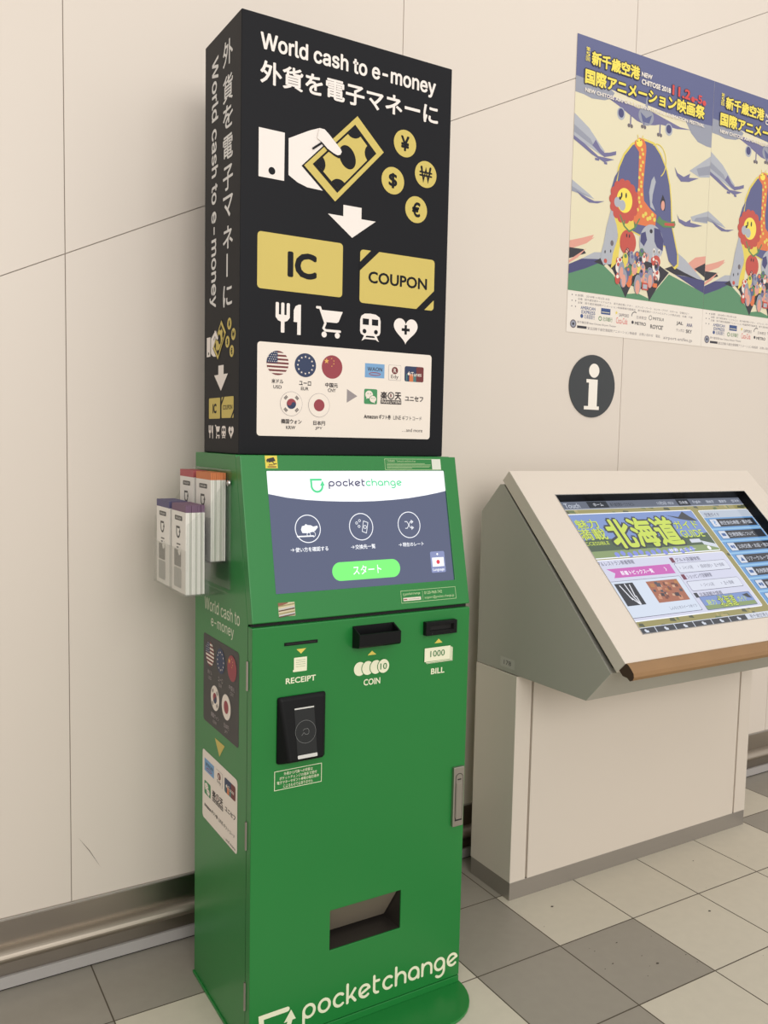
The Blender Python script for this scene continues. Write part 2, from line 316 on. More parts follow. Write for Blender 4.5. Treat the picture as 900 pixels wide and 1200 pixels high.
p.poly([(.143, .205), (.140, .213), (.143, .221), (.150, .2225), (.153, .226), (.158, .223), (.166, .2225), (.172, .2190), (.183, .221), (.184, .217), (.176, .209), (.165, .206), (.155, .2045)], SW, 1)
p.rrect(.128, .1955, .172, .1985, .0014, SW, 1); p.ring(.159, .2010, .005, .0012, SW, 1); p.ring(.170, .2010, .007, .0012, SW, 1, a0=-90, a1=100)
q = [(.301, .2225), (.3095, .2285), (.3215, .2235), (.3145, .1985), (.2985, .2035)]
p.line([(.3035, .2030), (.3095, .2285), (.3215, .2240), (.3150, .1985), (.3035, .2030)], .0014, SW, 1); p.ring(.3125, .2135, .0045, .0013, SW, 1)
for cx, cy in ((.2900, .2240), (.2985, .2295), (.2960, .2155)): p.ring(cx, cy, .0034, .0012, SW, 1)
for sg in (1, -1):
    p.line([(.4285, .2145+.0085*sg), (.4345, .2145+.0085*sg), (.4440, .2145-.0075*sg), (.4500, .2145-.0075*sg)], .0014, SW, 1); p.line([(.4475, .2145+.0075*sg+.004), (.4530, .2145+.0075*sg), (.4475, .2145+.0075*sg-.004), (.4475, .2145+.0075*sg+.004)], .0013, SW, 1)
p.text('→', .1094, .1625, .1190, .1700, SW, 1, .01); p.text('使い方を確認する', .1215, .1605, .2071, .1715, SW, 1, .02)
p.text('→', .2690, .1620, .2785, .1695, SW, 1, .01); p.text('交換先一覧', .2805, .1600, .3370, .1712, SW, 1, .02)
p.text('→', .4042, .1615, .4135, .1690, SW, 1, .01); p.text('現在のレート', .4160, .1600, .4790, .1705, SW, 1, .02)
p.rrect(.2125, .0865, .4025, .1312, .0222, SGN, 1, 10); p.text('スタート', .2690, .0985, .3480, .1205, SW, 2, .015)
p.rrect(.4955, .0895, .5394, .1436, .004, SLAV, 1); p.rect(.5000, .1050, .5355, .1280, SW, 2); p.disc(.5175, .1165, .0055, SRD, 3); p.disc(.5172, .1365, .0026, SW, 2)
p.text('Language', .5000, .0920, .5350, .1010, SW, 2, .01)
p.take().build('touchscreen', K)
# stickers on the fascia
p = Pen(FF); STG = mat('sticker_line', (186, 214, 160), 0.5)
SYEL = mat('sticker_yellow', (222, 204, 70), 0.4)
p.rect(.0610, .3582, .0917, .3880, SYEL, 0); p.poly([(.066, .3805), (.083, .3845), (.087, .3755), (.070, .3715)], BLK, 1); p.poly([(.064, .378), (.067, .380), (.068, .373), (.065, .372)], BLK, 1); p.line([(.079, .374), (.083, .3685), (.089, .3690)], .002, BLK, 1)
p.text('録画中', .069, .3645, .084, .3685, DRED, 1, .01); p.rect(.066, .3605, .088, .3628, DRED, 1); p.take().build('camera_notice_sticker', K)
p.box(.3830, .3544, .5526, .3828, .0010, STG); p.rect(.5247, .3551, .5520, .3822, mat('sticker_white', (214, 218, 204), .5), 1)
p.text('ご利用規約', .3880, .3740, .4130, .3800, STG, 1); p.text('Terms and conditions of use', .4180, .3745, .4750, .3795, STG, 1)
for k, w_ in enumerate((.115, .133, .132, .128, .075)): p.rect(.3880, .3700-.003*k, .3880+w_, .3709-.003*k, STG, 1)
p.take().build('terms_sticker', K)
p.box(.3947, .0199, .5607, .0506, .0010, STG); pocket_mark(p, .4010, .0375, .4075, .0435, .0009, STG, 1); wordmark(p, 'pocketchange', .4085, .0395, .4515, .0038, .0008, STG, 1)
p.rect(.4005, .0248, .4525, .0328, mat('label_white', (226, 220, 200), .5), 1); p.rect(.4015, .0275, .4120, .0300, RED, 2); p.rect(.4150, .0280, .4500, .0292, GREY, 2); p.rect(.4585, .0235, .4592, .0470, STG, 1)
p.text('0120-968-742', .4640, .0375, .5180, .0450, STG, 1, .01); p.text('support@pocket-change.jp', .4640, .0245, .5540, .0330, STG, 1, .005)
p.take().build('support_sticker', K)
hol = [mat('foil_%s' % n, c, .3, .3) for n, c in (('cream', (206, 196, 160)), ('rust', (138, 92, 70)), ('silver', (190, 190, 188)), ('olive', (150, 142, 96)), ('brown', (96, 70, 56)))]
p.rect(.0655, .0155, .1068, .0470, hol[0]); p.poly([(.0655, .047), (.0655, .038), (.09, .045), (.09, .047)], hol[1], 1)
for k, (y0, mm) in enumerate(((.040, 3), (.033, 2), (.0295, 4), (.023, 3), (.0190, 2), (.0160, 4))): p.poly([(.0660, y0-.0025), (.1060, y0+.0015), (.1060, y0+.0045), (.0660, y0)], hol[mm], 2)
p.take().build('foil_sticker', K)
# door fittings
mb = MB(); DF.block(mb, .0780, .9815, .1625, .9890, -.003, .0020, BLACKP); DF.block(mb, .082, .9838, .159, .9868, -.002, .0024, GAPM); mb.build('receipt_slot', K, 0.0006)
mb = MB(); a0, a1 = .2555, .3705
def q(a, b, h): return DF.p(a, b, h)
t = .0035
# scoop tray: outer shell and hollow
out = [(.0, 1.0110), (.0355, .9955), (.0355, .9680), (.0300, .9630), (.0, .9580)]; inn = [(.0, 1.0110-.001), (.0320, .9965), (.0320, .9720), (.0, .9680)]
for s_, (h, z) in enumerate(out): pass
vo = [q(a0, z, h) for h, z in out]+[q(a1, z, h) for h, z in out]; n = 5
mb.add(vo, [(4, 3, 2, 1, 0), (5, 6, 7, 8, 9), (1, 2, 7, 6), (2, 3, 8, 7), (3, 4, 9, 8)], BLACKP)
vi = [q(a0+t, z, h) for h, z in inn]+[q(a1-t, z, h) for h, z in inn]
mb.add(vi, [(0, 1, 2, 3), (7, 6, 5, 4), (1, 5, 6, 2), (2, 6, 7, 3), (0, 3, 7, 4)], BLACKP)
mb.add([vo[0], vo[1], vo[6], vo[5], vi[0], vi[1], vi[5], vi[4]], [(0, 1, 5, 4), (1, 2, 6, 5), (2, 3, 7, 6)], BLACKP)
mb.add([q(a0, 1.011, .0008), q(a1, 1.011, .0008), q(a1, .968, .0008), q(a0, .968, .0008)], [(0, 1, 2, 3)], BLACKP)
mb.build('coin_tray', K)
mb = MB(); a0, a1 = .4575, .5525
DF.holed(mb, a0, .9690, a1, 1.0035, a0+.012, .9790, a1-.010, .9950, 0, .0150, BLACKP, GAPM); DF.block(mb, a0+.012, .979, a1-.010, .995, 0, .003, GAPM)
bs = mb.build('bill_slot', K, 0.0025)
for aa in (.474, .531): mb = MB(); DF.block(mb, aa, .9725, aa+.003, .9755, .0148, .0156, PADM); mb.build('indicator_dot', bs)
# card reader wedge
mb = MB(); B = [(.0585, .7050), (.1865, .7050), (.1865, .8660), (.0585, .8660)]; Fq = [(.0800, .7170, .034), (.1660, .7170, .034), (.1800, .8610, .010), (.0660, .8610, .010)]
v = [q(a, b, 0) for a, b in B]+[q(*k) for k in Fq]
mb.add(v, [(3, 2, 1, 0), (4, 5, 6, 7), (0, 1, 5, 4), (1, 2, 6, 5), (2, 3, 7, 6), (3, 0, 4, 7)], BLACKP); cr = mb.build('card_reader', K, 0.006, seg=3)
RV = (q(0, .8610, .010)-q(0, .7170, .034)); RF = Frame(q(0, .7170, .034), (1, 0, 0), RV); RL = RV.length
p = Pen(RF, base=.0003); LB = mat('reader_light', (206, 206, 200), .4)
p.poly([(.1000, .0080), (.1500, .0080), (.1490, .1215), (.0980, .1215)], PADM, 0); p.take().build('touch_pad', cr)
p.rrect(.1000, .0060, .1500, .0140, .002, LB, 2); p.take().build('light_bar', cr); p.rrect(.0985, .1180, .1485, .1212, .0012, LB, 2); p.take().build('light_bar', cr)
LN = mat('reader_line', (120, 122, 120), .4); p.ring(.1235, .0655, .0262, .0007, LN, 2); p.line([(.113, .058), (.119, .064), (.122, .060), (.127, .0585), (.131, .061), (.132, .067), (.129, .072), (.121, .072), (.117, .069)], .0009, LN, 2); p.take().build('contactless_emblem', cr)
# lock handle
mb = MB(); DF.block(mb, .5600, .4500, .5930, .6095, 0, .0095, ZINC); lk = mb.build('lock_handle', K, 0.0012)
LFm = Frame(q(.5600, .4500, .0095), (1, 0, 0), (0, 0, 1)); p = Pen(LFm)
p.rrect(.0050, .0150, .0290, .1430, .0115, PADM, 0); p.rrect(.0065, .0165, .0275, .1415, .0105, ZINC, 1); p.rect(.0055, .0155, .0285, .0195, BLK, 2); mb = p.take()
LFm.block(mb, .0085, .0200, .0255, .1180, 0, .0022, ZINC); mb.build('lever', lk, 0.0005)
mb = MB(); LFm.block(mb, .0115, .1255, .0225, .1285, 0, .0012, BLK); mb.build('keyhole', lk)
for z0, z1 in ((.8823, .9499), (.5068, .5739), (.1167, .1848)):
    mb = MB(); n = 8; v = []
    for z in (z0, z1): v += [(X0-.001+.0036*math.cos(2*math.pi*k/n), -.5475+.0036*math.sin(2*math.pi*k/n), z) for k in range(n)]
    mb.add(v, [list(range(n))[::-1], [n+k for k in range(n)]]+[(k, (k+1) % n, n+(k+1) % n, n+k) for k in range(n)], ZINC); mb.build('hinge', K)
# door printing
p = Pen(DF); YT = mat('yellow_mark', (226, 206, 92), .5)
p.poly([(.1087, .9712), (.1330, .9712), (.1205, .9597)], YT); p.take().build('pointer_mark', K)
p.poly([(.2985, .9353), (.3227, .9353), (.3105, .9455)], YT); p.take().build('pointer_mark', K)
p.poly([(.4937, .9443), (.5182, .9443), (.5059, .9552)], YT); p.take().build('pointer_mark', K)
p.rrect(.1030, .9220, .1360, .9515, .001, CRM); p.rrect(.1005, .9182, .1360, .9235, .002, CRM)
for k in range(4): p.rect(.1075, .9448-.0050*k, .1320, .9454-.0050*k, mat('print_green', (46, 120, 62), .5), 1)
p.take().build('receipt_icon', K)
p.text('RECEIPT', .0827, .8920, .1594, .9058, CRM, 0, .03); p.take().build('receipt_lettering', K)
for k, cx in enumerate((.2771, .2992, .3216, .3429)):
    if k: p.disc(cx, .9044, .0178, GREEN, k*2-1, ry=.0186)
    p.disc(cx, .9044, .0160, CRM, k*2, ry=.0170)
p.text('10', .3335, .8965, .3525, .9120, MATS['print_green'], 8, .012); p.take().build('coins_icon', K)
p.text('COIN', .2885, .8615, .3353, .8772, CRM, 0, .03); p.take().build('coin_lettering', K)
for k, dd in ((0, .0080), (2, .0050), (4, .0)):
    if k: p.rect(.4634+dd-.0012, .8995-dd*.7-.0012, .5426+dd+.0012, .9344-dd*.7+.0012, GREEN, k-1)
    p.rect(.4634+dd, .8995-dd*.7, .5426+dd, .9344-dd*.7, CRM, k)
p.text('1000', .4806, .9105, .5247, .9264, MATS['print_green'], 6, .004); p.take().build('banknotes_icon', K)
p.text('BILL', .4848, .8652, .5263, .8801, CRM, 0, .03); p.take().build('bill_lettering', K)
p.box(.0568, .6440, .1786, .6900, .0014, CRM)
for k, (st, w_) in enumerate((('外貨から円貨への両替は', .074), ('ポケットチェンジの端末で受付', .096), ('電子マネーやギフト券等の取引条件', .108), ('によるものではありません', .076))):
    p.text(st, .1177-w_/2, .6775-.0098*k-.0005, .1177+w_/2, .6848-.0098*k, CRM, 0, .01)
p.take().build('notice_frame', K)
pocket_mark(p, .0235, .0335, .1280, .1070, .0125, CRM, 0); p.take().build('pocket_emblem', K)
wordmark(p, 'pocketchange', .1372, .0585, .5953, .0370, .0072, CRM, 0); p.take().build('name_lettering', K)

# ------------------------------------------------------------------ shared graphics
def g_hand(p, B=BLK, L=0):
    p.poly([(.0430, .7450), (.1075, .7447), (.1070, .6363), (.0432, .6364)], WHT, L); p.disc(.0760, .6536, .0085, CHARC, L+1, n=20)
    p.poly([(.1174, .7344), (.1702, .7619), (.1952, .7722), (.2093, .7716), (.2208, .7630), (.2530, .7345), (.2300, .68), (.2072, .6304), (.1666, .6316), (.1416, .6387), (.1180, .6518)], WHT, L)
    O = [Vector(k) for k in ((.2981, .8204), (.3738, .7492), (.2408, .6103), (.1576, .6804))]; c = sum(O, Vector((0, 0)))/4
    def at(s, t): return O[3]+(O[0]-O[3])*s+(O[2]-O[3])*t     # s along the long side, t across
    Q = lambda m: [tuple(c+(k-c)*m) for k in O]
    p.poly(Q(1.06), CHARC, L+1); p.poly(Q(1.0), YEL, L+2); p.poly(Q(.80), CHARC, L+3); p.poly(Q(.715), YEL, L+4)
    I = [c+(k-c)*.715 for k in O]
    for k in range(4):
        A, N, Pv = I[k], (I[(k+1) % 4]-I[k]), (I[(k-1) % 4]-I[k]); rr = .024; a0 = math.atan2(N.y, N.x); a1 = math.atan2(Pv.y, Pv.x)
        while a1-a0 > math.pi: a1 -= 2*math.pi
        while a1-a0 < -math.pi: a1 += 2*math.pi
        p.poly([tuple(A)]+[(A.x+rr*math.cos(a0+(a1-a0)*j/8), A.y+rr*math.sin(a0+(a1-a0)*j/8)) for j in range(9)], CHARC, L+5)
    p.disc(.2721, .7190, .0215, CHARC, L+5, ry=.0285, rot=.45)
    th = [(.2093, .7716), (.2208, .7630), (.2530, .7345), (.2560, .7285), (.2520, .7210), (.2446, .7185), (.2347, .7212), (.2180, .7290), (.2042, .7402), (.1960, .7560)]
    p.poly([(x+(x-.225)*.12+.001, y+(y-.745)*.16-.002) for x, y in th], CHARC, L+6); p.poly(th, WHT, L+7); p.poly([(.1952, .7722), (.2093, .7716), (.2042, .7402), (.1900, .7480)], WHT, L+7)
    p.poly([(.1770, .7235), (.2013, .7418), (.2045, .7385), (.1990, .7340), (.1795, .7195)], CHARC, L+8)
def g_arrow(p, L=0): p.poly([(.2638, .6064), (.3143, .6064), (.3143, .5795), (.3550, .5795), (.2893, .5316), (.2223, .5795), (.2638, .5795)], WHT, L)
def g_coin(p, st, x, y, L=0):
    p.disc(x, y, .0330, YEL, L)
    if st == '₩':
        p.line([(x-.0135, y+.0165), (x-.0070, y-.0155), (x, y+.0120), (x+.0070, y-.0155), (x+.0135, y+.0165)], .0062, CHARC, L+1)
        for dy in (.0045, -.0035): p.line([(x-.0175, y+dy), (x+.0175, y+dy)], .0042, CHARC, L+1)
    else: p.text(st, x-.0125, y-.0185, x+.0125, y+.0185, CHARC, L+1, .045)
COINS = (('¥', .4356, .7822), ('₩', .4998, .7179), ('$', .4023, .6862), ('€', .4733, .6264))
def g_ic(p, L=0): p.rrect(.0419, .3855, .2645, .5145, .009, YEL, L); p.text('IC', .1180, .4183, .1945, .4790, CHARC, L+1, .055)
def g_coupon(p, L=0):
    p.rrect(.3129, .3785, .5340, .5075, .009, YEL, L); p.poly([(.3110, .4755), (.3450, .5095), (.3690, .5095), (.3110, .4545)], CHARC, L+1); p.poly([(.4785, .3765), (.5360, .4310), (.5360, .4075), (.5030, .3765)], CHARC, L+1)
    p.text('COUPON', .3371, .4290, .5117, .4580, CHARC, L+1, .035)
def g_fork(p, L=0):
    for x in (.0889, .1030, .1170): p.rrect(x, .325, x+.0083, .3581, .003, WHT, L)
    p.poly([(.0889, .3300), (.1253, .3300), (.1253, .3240), (.1190, .3165), (.1120, .3140), (.1022, .3140), (.0950, .3165), (.0889, .3240)], WHT, L+.3); p.rrect(.1025, .2885, .1118, .3200, .002, WHT, L+.6)
    p.poly([(.1354, .3200), (.1354, .3430), (.1400, .3530), (.1480, .3572), (.1542, .3576), (.1542, .2865), (.1450, .2865), (.1450, .3160), (.1354, .3160)], WHT, L)
def g_cart(p, L=0):
    p.line([(.1970, .3560), (.2050, .3560), (.2200, .3200), (.2150, .3080), (.2200, .3030), (.2600, .3030)], .0060, WHT, L)
    p.poly([(.2065, .3510), (.2670, .3510), (.2560, .3260), (.2510, .3230), (.2190, .3230)], WHT, L+.3); p.disc(.2170, .2930, .0070, WHT, L); p.disc(.2530, .2930, .0070, WHT, L)
def g_train(p, L=0):
    p.poly([(.3163, .3100), (.3163, .3380), (.3195, .3470), (.3290, .3530), (.3450, .3543), (.3610, .3530), (.3720, .3470), (.3751, .3380), (.3751, .3100), (.3720, .3030), (.3640, .2995), (.3270, .2995), (.3190, .3030)], WHT, L)
    p.rect(.3235, .3260, .3410, .3410, CHARC, L+1); p.rect(.3500, .3260, .3680, .3410, CHARC, L+1); p.disc(.3290, .3100, .0055, CHARC, L+1, n=16); p.disc(.3620, .3100, .0055, CHARC, L+1, n=16)
    p.poly([(.3280, .2995), (.3350, .2995), (.3290, .2900), (.3210, .2860)], WHT, L); p.poly([(.3570, .2995), (.3640, .2995), (.3710, .2860), (.3630, .2900)], WHT, L); p.rect(.3290, .2910, .3630, .2950, WHT, L+.3)
def g_heart(p, L=0):
    P = []
    for k in range(48):
        t = 2*math.pi*k/48; P.append((.4501+.0360*(math.sin(t)**3), .3240+.00225*(13*math.cos(t)-5*math.cos(2*t)-2*math.cos(3*t)-math.cos(4*t))))
    p.poly(P, WHT, L); p.rect(.4380, .3195, .4620, .3265, CHARC, L+1); p.rect(.4465, .3110, .4535, .3350, CHARC, L+1.3)
def clip_band(p, cx, cy, R, y0, y1, m, L, x0=-9):
    P = []
    for k in range(9): y = y0+(y1-y0)*k/8; P.append((cx+math.sqrt(max(0, R*R-(y-cy)**2)), y))
    Q = [(max(x0, cx-(x-cx)), y) for x, y in P[::-1]]; p.poly(P+Q, m, L)
def f_us(p, cx=.0954, cy=.2169, L=0):
    R = .0284; p.disc(cx, cy, R, PANEL, L)
    for k in range(0, 13, 2): y1 = cy+R-2*R*k/13; clip_band(p, cx, cy, R, y1-2*R/13, y1, DRED, L+1)
    P = [(cx-.0003, cy)]+[(cx+R*math.cos(math.radians(a)), cy+R*math.sin(math.radians(a))) for a in range(90, 181, 6)]; P[1] = (cx-.0003, cy+R); p.poly(P, NAVY, L+2)
    for i in range(5):
        for j in range(5):
            x, y = cx-.003-.0052*i-(j % 2)*.0026, cy+.003+.0052*j
            if math.hypot(x-cx, y-cy) < R-.001: p.disc(x, y, .0011, PANEL, L+3, n=6)
def f_eu(p, cx=.1678, cy=.2160, L=0):
    p.disc(cx, cy, .0284, NAVY, L)
    for k in range(12): star(p, cx+.0200*math.cos(k*math.pi/6), cy+.0200*math.sin(k*math.pi/6), .0030, PANEL, L+1)
def f_cn(p, cx=.2400, cy=.2161, L=0):
    p.disc(cx, cy, .0284, RED, L); star(p, cx-.0155, cy+.0135, .0072, FSTAR, L+1)
    for a, b in ((-.002, .0205), (.0045, .0150), (.0045, .0080), (-.001, .0020)): star(p, cx+a, cy+b, .0022, FSTAR, L+1, 70)
def f_kr(p, cx=.1319, cy=.1226, L=0):
    p.disc(cx, cy, .0292, GREY, L); p.disc(cx, cy, .0284, PANEL, L+1); R = .0122
    p.disc(cx, cy, R, NAVY, L+2); p.poly([(cx+R*math.cos(math.radians(a)), cy+R*math.sin(math.radians(a))) for a in range(-15, 166, 12)], RED, L+3)
    p.disc(cx-R*.47, cy+R*.13, R*.5, RED, L+4, n=16); p.disc(cx+R*.47, cy-R*.13, R*.5, NAVY, L+4, n=16)
    for a in (45, 135, 225, 315):
        for k in (-1, 0, 1):
            t = math.radians(a); o = Vector((math.cos(t), math.sin(t)))*(.0205+.0024*k); w_ = Vector((-math.sin(t), math.cos(t)))*.0048; c = Vector((cx, cy))+o; p.line([tuple(c-w_), tuple(c+w_)], .0015, INK, L+2, False)
def f_jp(p, cx=.2059, cy=.1219, L=0): p.disc(cx, cy, .0290, GREY, L); p.disc(cx, cy, .0282, PANEL, L+1); p.disc(cx, cy, .0145, RED, L+2)
FLT = (('米ドル', .0803, .1688, .1106, .1797, 'USD', .0848, .1570, .1064, .1650), ('ユーロ', .1517, .1675, .1834, .1781, 'EUR', .1569, .1562, .1769, .1642), ('中国元', .2219, .1666, .2564, .1777, 'CNY', .2293, .1553, .2512, .1640),
       ('韓国ウォン', .1059, .0748, .1596, .0864, 'KRW', .1188, .0622, .1432, .0704), ('日本円', .1910, .0733, .2229, .0845, 'JPY', .1964, .0618, .2159, .0696))
def flag_text(p, m, m2, par):
    for a, x0, y0, x1, y1, b, c0, d0, c1, d1 in FLT: p.text(a, x0, y0, x1, y1, m, 0, .035); p.text(b, c0, d0, c1, d1, m2, 0, .02); p.take().build('currency_lettering', par)
def l_shop(p, L=0):     # the service marks
    p.rect(.3324, .1965, .3892, .2316, LBLUE, L); p.text('WAON', .3398, .2134, .3823, .2228, INK, L+1, .01); p.ring(.3610, .2060, .0170, .0020, RED, L+1, ry=.0045)
def l_edy(p, L=0):
    p.rrect(.4016, .1931, .4385, .2319, .002, GREY, L); p.rrect(.4022, .1937, .4379, .2313, .002, PANEL, L+1); p.disc(.4200, .2180, .0092, DRED, L+2); p.text('R', .4163, .2130, .4240, .2230, PANEL, L+3, .03); p.text('Edy', .4091, .1955, .4309, .2070, INK, L+2)
def l_music(p, L=0):
    p.rrect(.4497, .1925, .5081, .2315, .005, NAVY, L)
    for x0, x1, m in ((.4545, .4580, TEAL), (.4640, .4760, ORG), (.4760, .4850, TEAL)): p.rect(x0, .1927, x1, .2120, m, L+1)
    p.rrect(.4850, .1927, .5079, .2313, .004, DRED, L+1); p.text('iTunes', .4672, .2065, .5009, .2172, PANEL, L+2, .01); p.disc(.4620, .2122, .0036, PANEL, L+2, n=16); p.disc(.4632, .2170, .0012, PANEL, L+2, n=8)
def l_chat(p, L=0):
    p.rrect(.3314, .1303, .3693, .1681, .004, WGREEN, L); p.disc(.3455, .1540, .0110, PANEL, L+1, ry=.0098); p.poly([(.3385, .1480), (.3375, .1430), (.3440, .1455)], PANEL, L+1); p.disc(.3565, .1430, .0103, WGREEN, L+2, ry=.0093); p.disc(.3565, .1430, .0092, PANEL, L+3, ry=.0082); p.poly([(.3610, .1370), (.3630, .1325), (.3560, .1355)], PANEL, L+3)
    for x, y in ((.3415, .1565), (.3490, .1565), (.3535, .1450), (.3595, .1450)): p.disc(x, y, .0013, WGREEN, L+4, n=8)
def l_raku(p, L=0):
    p.text('楽', .3793, .1438, .3990, .1636, INK, L, .05); p.disc(.4102, .1537, .0098, INK, L); p.disc(.4102, .1537, .0070, PANEL, L+1); p.text('R', .4070, .1490, .4138, .1585, DRED, L+2, .03); p.text('天', .4215, .1438, .4410, .1636, INK, L, .05); p.rect(.3797, .1324, .4415, .1430, INK, L); p.text('RAKUTEN', .3820, .1345, .4390, .1410, PANEL, L+1, .01)
WORDS = (('ユニセフ', .4523, .1421, .5087, .1555, .045), ('Amazon', .3319, .0940, .3725, .1035, .04), ('ギフト券', .3755, .0932, .4107, .1050, .035), ('LINE', .4186, .0938, .4415, .1038, 0), ('ギフトコード', .4450, .0930, .5053, .1040, .005), ('…and more', .4463, .0632, .5085, .0719, 0))
def l_words(p, par):
    for k, (a, x0, y0, x1, y1, b) in enumerate(WORDS):
        p.text(a, x0, y0, x1, y1, INK, 0, b)
        if k not in (1, 3): p.take().build('service_lettering', par)
# ------------------------------------------------------------------ sign box on top of the kiosk
SX0, SX1, SYF, SYB, SZ0, SZ1 = .165, .739, -.4485, -.207, 1.4145, 2.4075
T = thing('sign_box', 'tall black advertising box sign with yellow hand and banknote graphics standing on the green kiosk', 'sign', (.452, -.328, SZ0))
mb = MB(); mb.box(SX0, SYF, SZ0, SX1, SYB, SZ1, CHARC); mb.build('case', T, 0.0025)
p = Pen(Frame((SX0, SYF, 1.414), (1, 0, 0), (0, 0, 1)))
p.text('World cash to e-money', .0455, .9085, .5241, .9545, WHT, 0, .028); p.take().build('headline_lettering', T)
p.text('外貨を電子マネーに', .0454, .8435, .5331, .8945, WHT, 0, .032); p.take().build('translated_lettering', T)
g_hand(p); p.take().build('hand_graphic', T)
for c in COINS: g_coin(p, *c); p.take().build('coin_graphic', T)
g_arrow(p); p.take().build('arrow_graphic', T)
g_ic(p); p.take().build('card_badge', T); g_coupon(p); p.take().build('coupon_badge', T)
for fn, nm in ((g_fork, 'cutlery_icon'), (g_cart, 'cart_icon'), (g_train, 'train_icon'), (g_heart, 'heart_icon')): fn(p); p.take().build(nm, T)
p.rrect(.0439, .0452, .5320, .2640, .008, PANEL, 0, 6); IPN = p.take().build('currency_panel', T)
p.b = .0003
for fn in (f_us, f_eu, f_cn, f_kr, f_jp): fn(p); p.take().build('flag_disc', IPN)
flag_text(p, INK, INK, IPN)
p.poly([(.2823, .1649), (.3119, .1485), (.2823, .1313)], GREY); p.take().build('pointer_mark', IPN)
for fn in (l_shop, l_edy, l_music, l_chat, l_raku): fn(p); p.take().build('service_mark', IPN)
l_words(p, IPN)
# left face of the sign
LF = Frame((SX0, SYB, 1.414), (0, -1, 0), (0, 0, 1)); WS = mat('side_white', (226, 224, 220), .5)
p = Pen(LF)
for st, x0, y0, x1, y1 in (('外', .1252, .8995, .1888, .9560), ('貨', .1264, .8180, .1902, .8779), ('を', .1274, .7577, .1913, .8107), ('電', .1284, .6875, .1925, .7422), ('子', .1295, .6169, .1937, .6729), ('マ', .1305, .5543, .1948, .6047), ('ネ', .1316, .4821, .1960, .5347), ('に', .1340, .3482, .1930, .3985)):
    p.text(st, x0, y0, x1, y1, WS, 0, .02)
p.rrect(.1555, .4174, .1640, .4711, .002, WS); p.take().build('vertical_lettering', T)
p.text('World cash to e-money', .0395, .3555, .0945, .9455, WS, 0, .022, cw=True); p.take().build('vertical_headline', T)
k1 = (.1359/.331); p.a = (k1, .0201-.043*k1, .44, .2275-.610*.44); g_hand(p); p.take().build('hand_graphic', T)
for st, x, y in (('¥', .1773, .3067), ('₩', .2041, .2801), ('$', .1658, .2655), ('€', .1940, .2417)): p.a = (.42, x-.42*.4, .42, y-.42*.7); g_coin(p, st, .4, .7); p.take().build('coin_graphic', T)
p.a = (.71, .0753-.71*.2223, .82, .1517-.82*.5316); g_arrow(p); p.take().build('arrow_graphic', T)
p.a = (.358, .0385-.358*.0419, .393, .0848-.393*.3855); g_ic(p); p.take().build('card_badge', T)
p.a = (.362, .1283-.362*.3129, .393, .0857-.393*.3785); g_coupon(p); p.take().build('coupon_badge', T)
for fn, nm, x, fx in ((g_fork, 'cutlery_icon', .0365, .0889), (g_cart, 'cart_icon', .0835, .1960), (g_train, 'train_icon', .1290, .3163), (g_heart, 'heart_icon', .1750, .4142)):
    p.a = (.48, x-.48*fx, .46, .0360-.46*.2865); fn(p); p.take().build(nm, T)
# ------------------------------------------------------------------ printing on the left side of the kiosk
KF = Frame((X0, YB, 0), (0, -1, 0), (0, 0, 1)); p = Pen(KF); SCM = mat('side_cream', (220, 224, 200), .5)
p.text('World cash to', .0750, 1.0190, .3160, 1.0500, SCM, 0, .004); p.text('e-money', .1230, .9770, .2792, 1.0040, SCM, 0, .004); p.take().build('side_lettering', K)
DK = mat('dark_label', (50, 48, 48), .45)
p.rrect(.0684, .7284, .3145, .9566, .010, DK, 0); dl = p.take().build('currency_label', K); p.b = .0004
p.a = (1.06, .1169-.0954*1.06, 1.10, .9100-.2169*1.10)
for fn in (f_us, f_eu, f_cn, f_kr, f_jp): fn(p); p.take().build('flag_disc', dl)
flag_text(p, GREY, GREY, dl)
p.a = (1, 0, 1, 0); p.b = 0; p.poly([(.1548, .7050), (.2236, .7050), (.1878, .6672)], YEL); p.take().build('pointer_mark', K)
p.rrect(.0642, .4682, .3097, .6503, .010, PANEL, 0); wl = p.take().build('service_label', K); p.b = .0004
p.a = (1.24, .0790-.3314*1.24, .93, .6300-.2317*.93)
for fn in (l_shop, l_edy, l_music, l_chat, l_raku): fn(p); p.take().build('service_mark', wl)
l_words(p, wl)
# ------------------------------------------------------------------ leaflet holder and its leaflets
H = thing('leaflet_holder', 'clear acrylic leaflet rack hung on the left side of the green kiosk', 'holder', (.10, -.30, 1.085))
mb = MB(); mb.box(.1480, -.440, 1.095, .1515, -.165, 1.378, ACR); mb.build('back_plate', H)
mb = MB(); mb.box(.0470, -.425, 1.0830, .1480, -.165, 1.0865, ACR); mb.build('shelf', H)
mb = MB(); mb.box(.1060, -.425, 1.1580, .1480, -.165, 1.1615, ACR); mb.build('shelf', H)
for y0 in (-.425, -.168):
    mb = MB(); v = [(.0470, 1.0830), (.1515, 1.0950), (.1515, 1.2700), (.1500, 1.3700), (.1080, 1.3000), (.0500, 1.2500)]
    mb.add([(x, y0, z) for x, z in v]+[(x, y0+.003, z) for x, z in v], [list(range(6)), [11, 10, 9, 8, 7, 6]]+[(i, (i+1) % 6, (i+1) % 6+6, i+6) for i in range(6)], ACR); mb.build('side_panel', H)
mb = MB(); mb.box(.0470, -.422, 1.0865, .0490, -.168, 1.1900, ACR); mb.build('pocket_front', H)
mb = MB(); mb.box(.1070, -.422, 1.1615, .1090, -.168, 1.2650, ACR); mb.build('pocket_front', H)
mb = MB(); n = 14; v = []
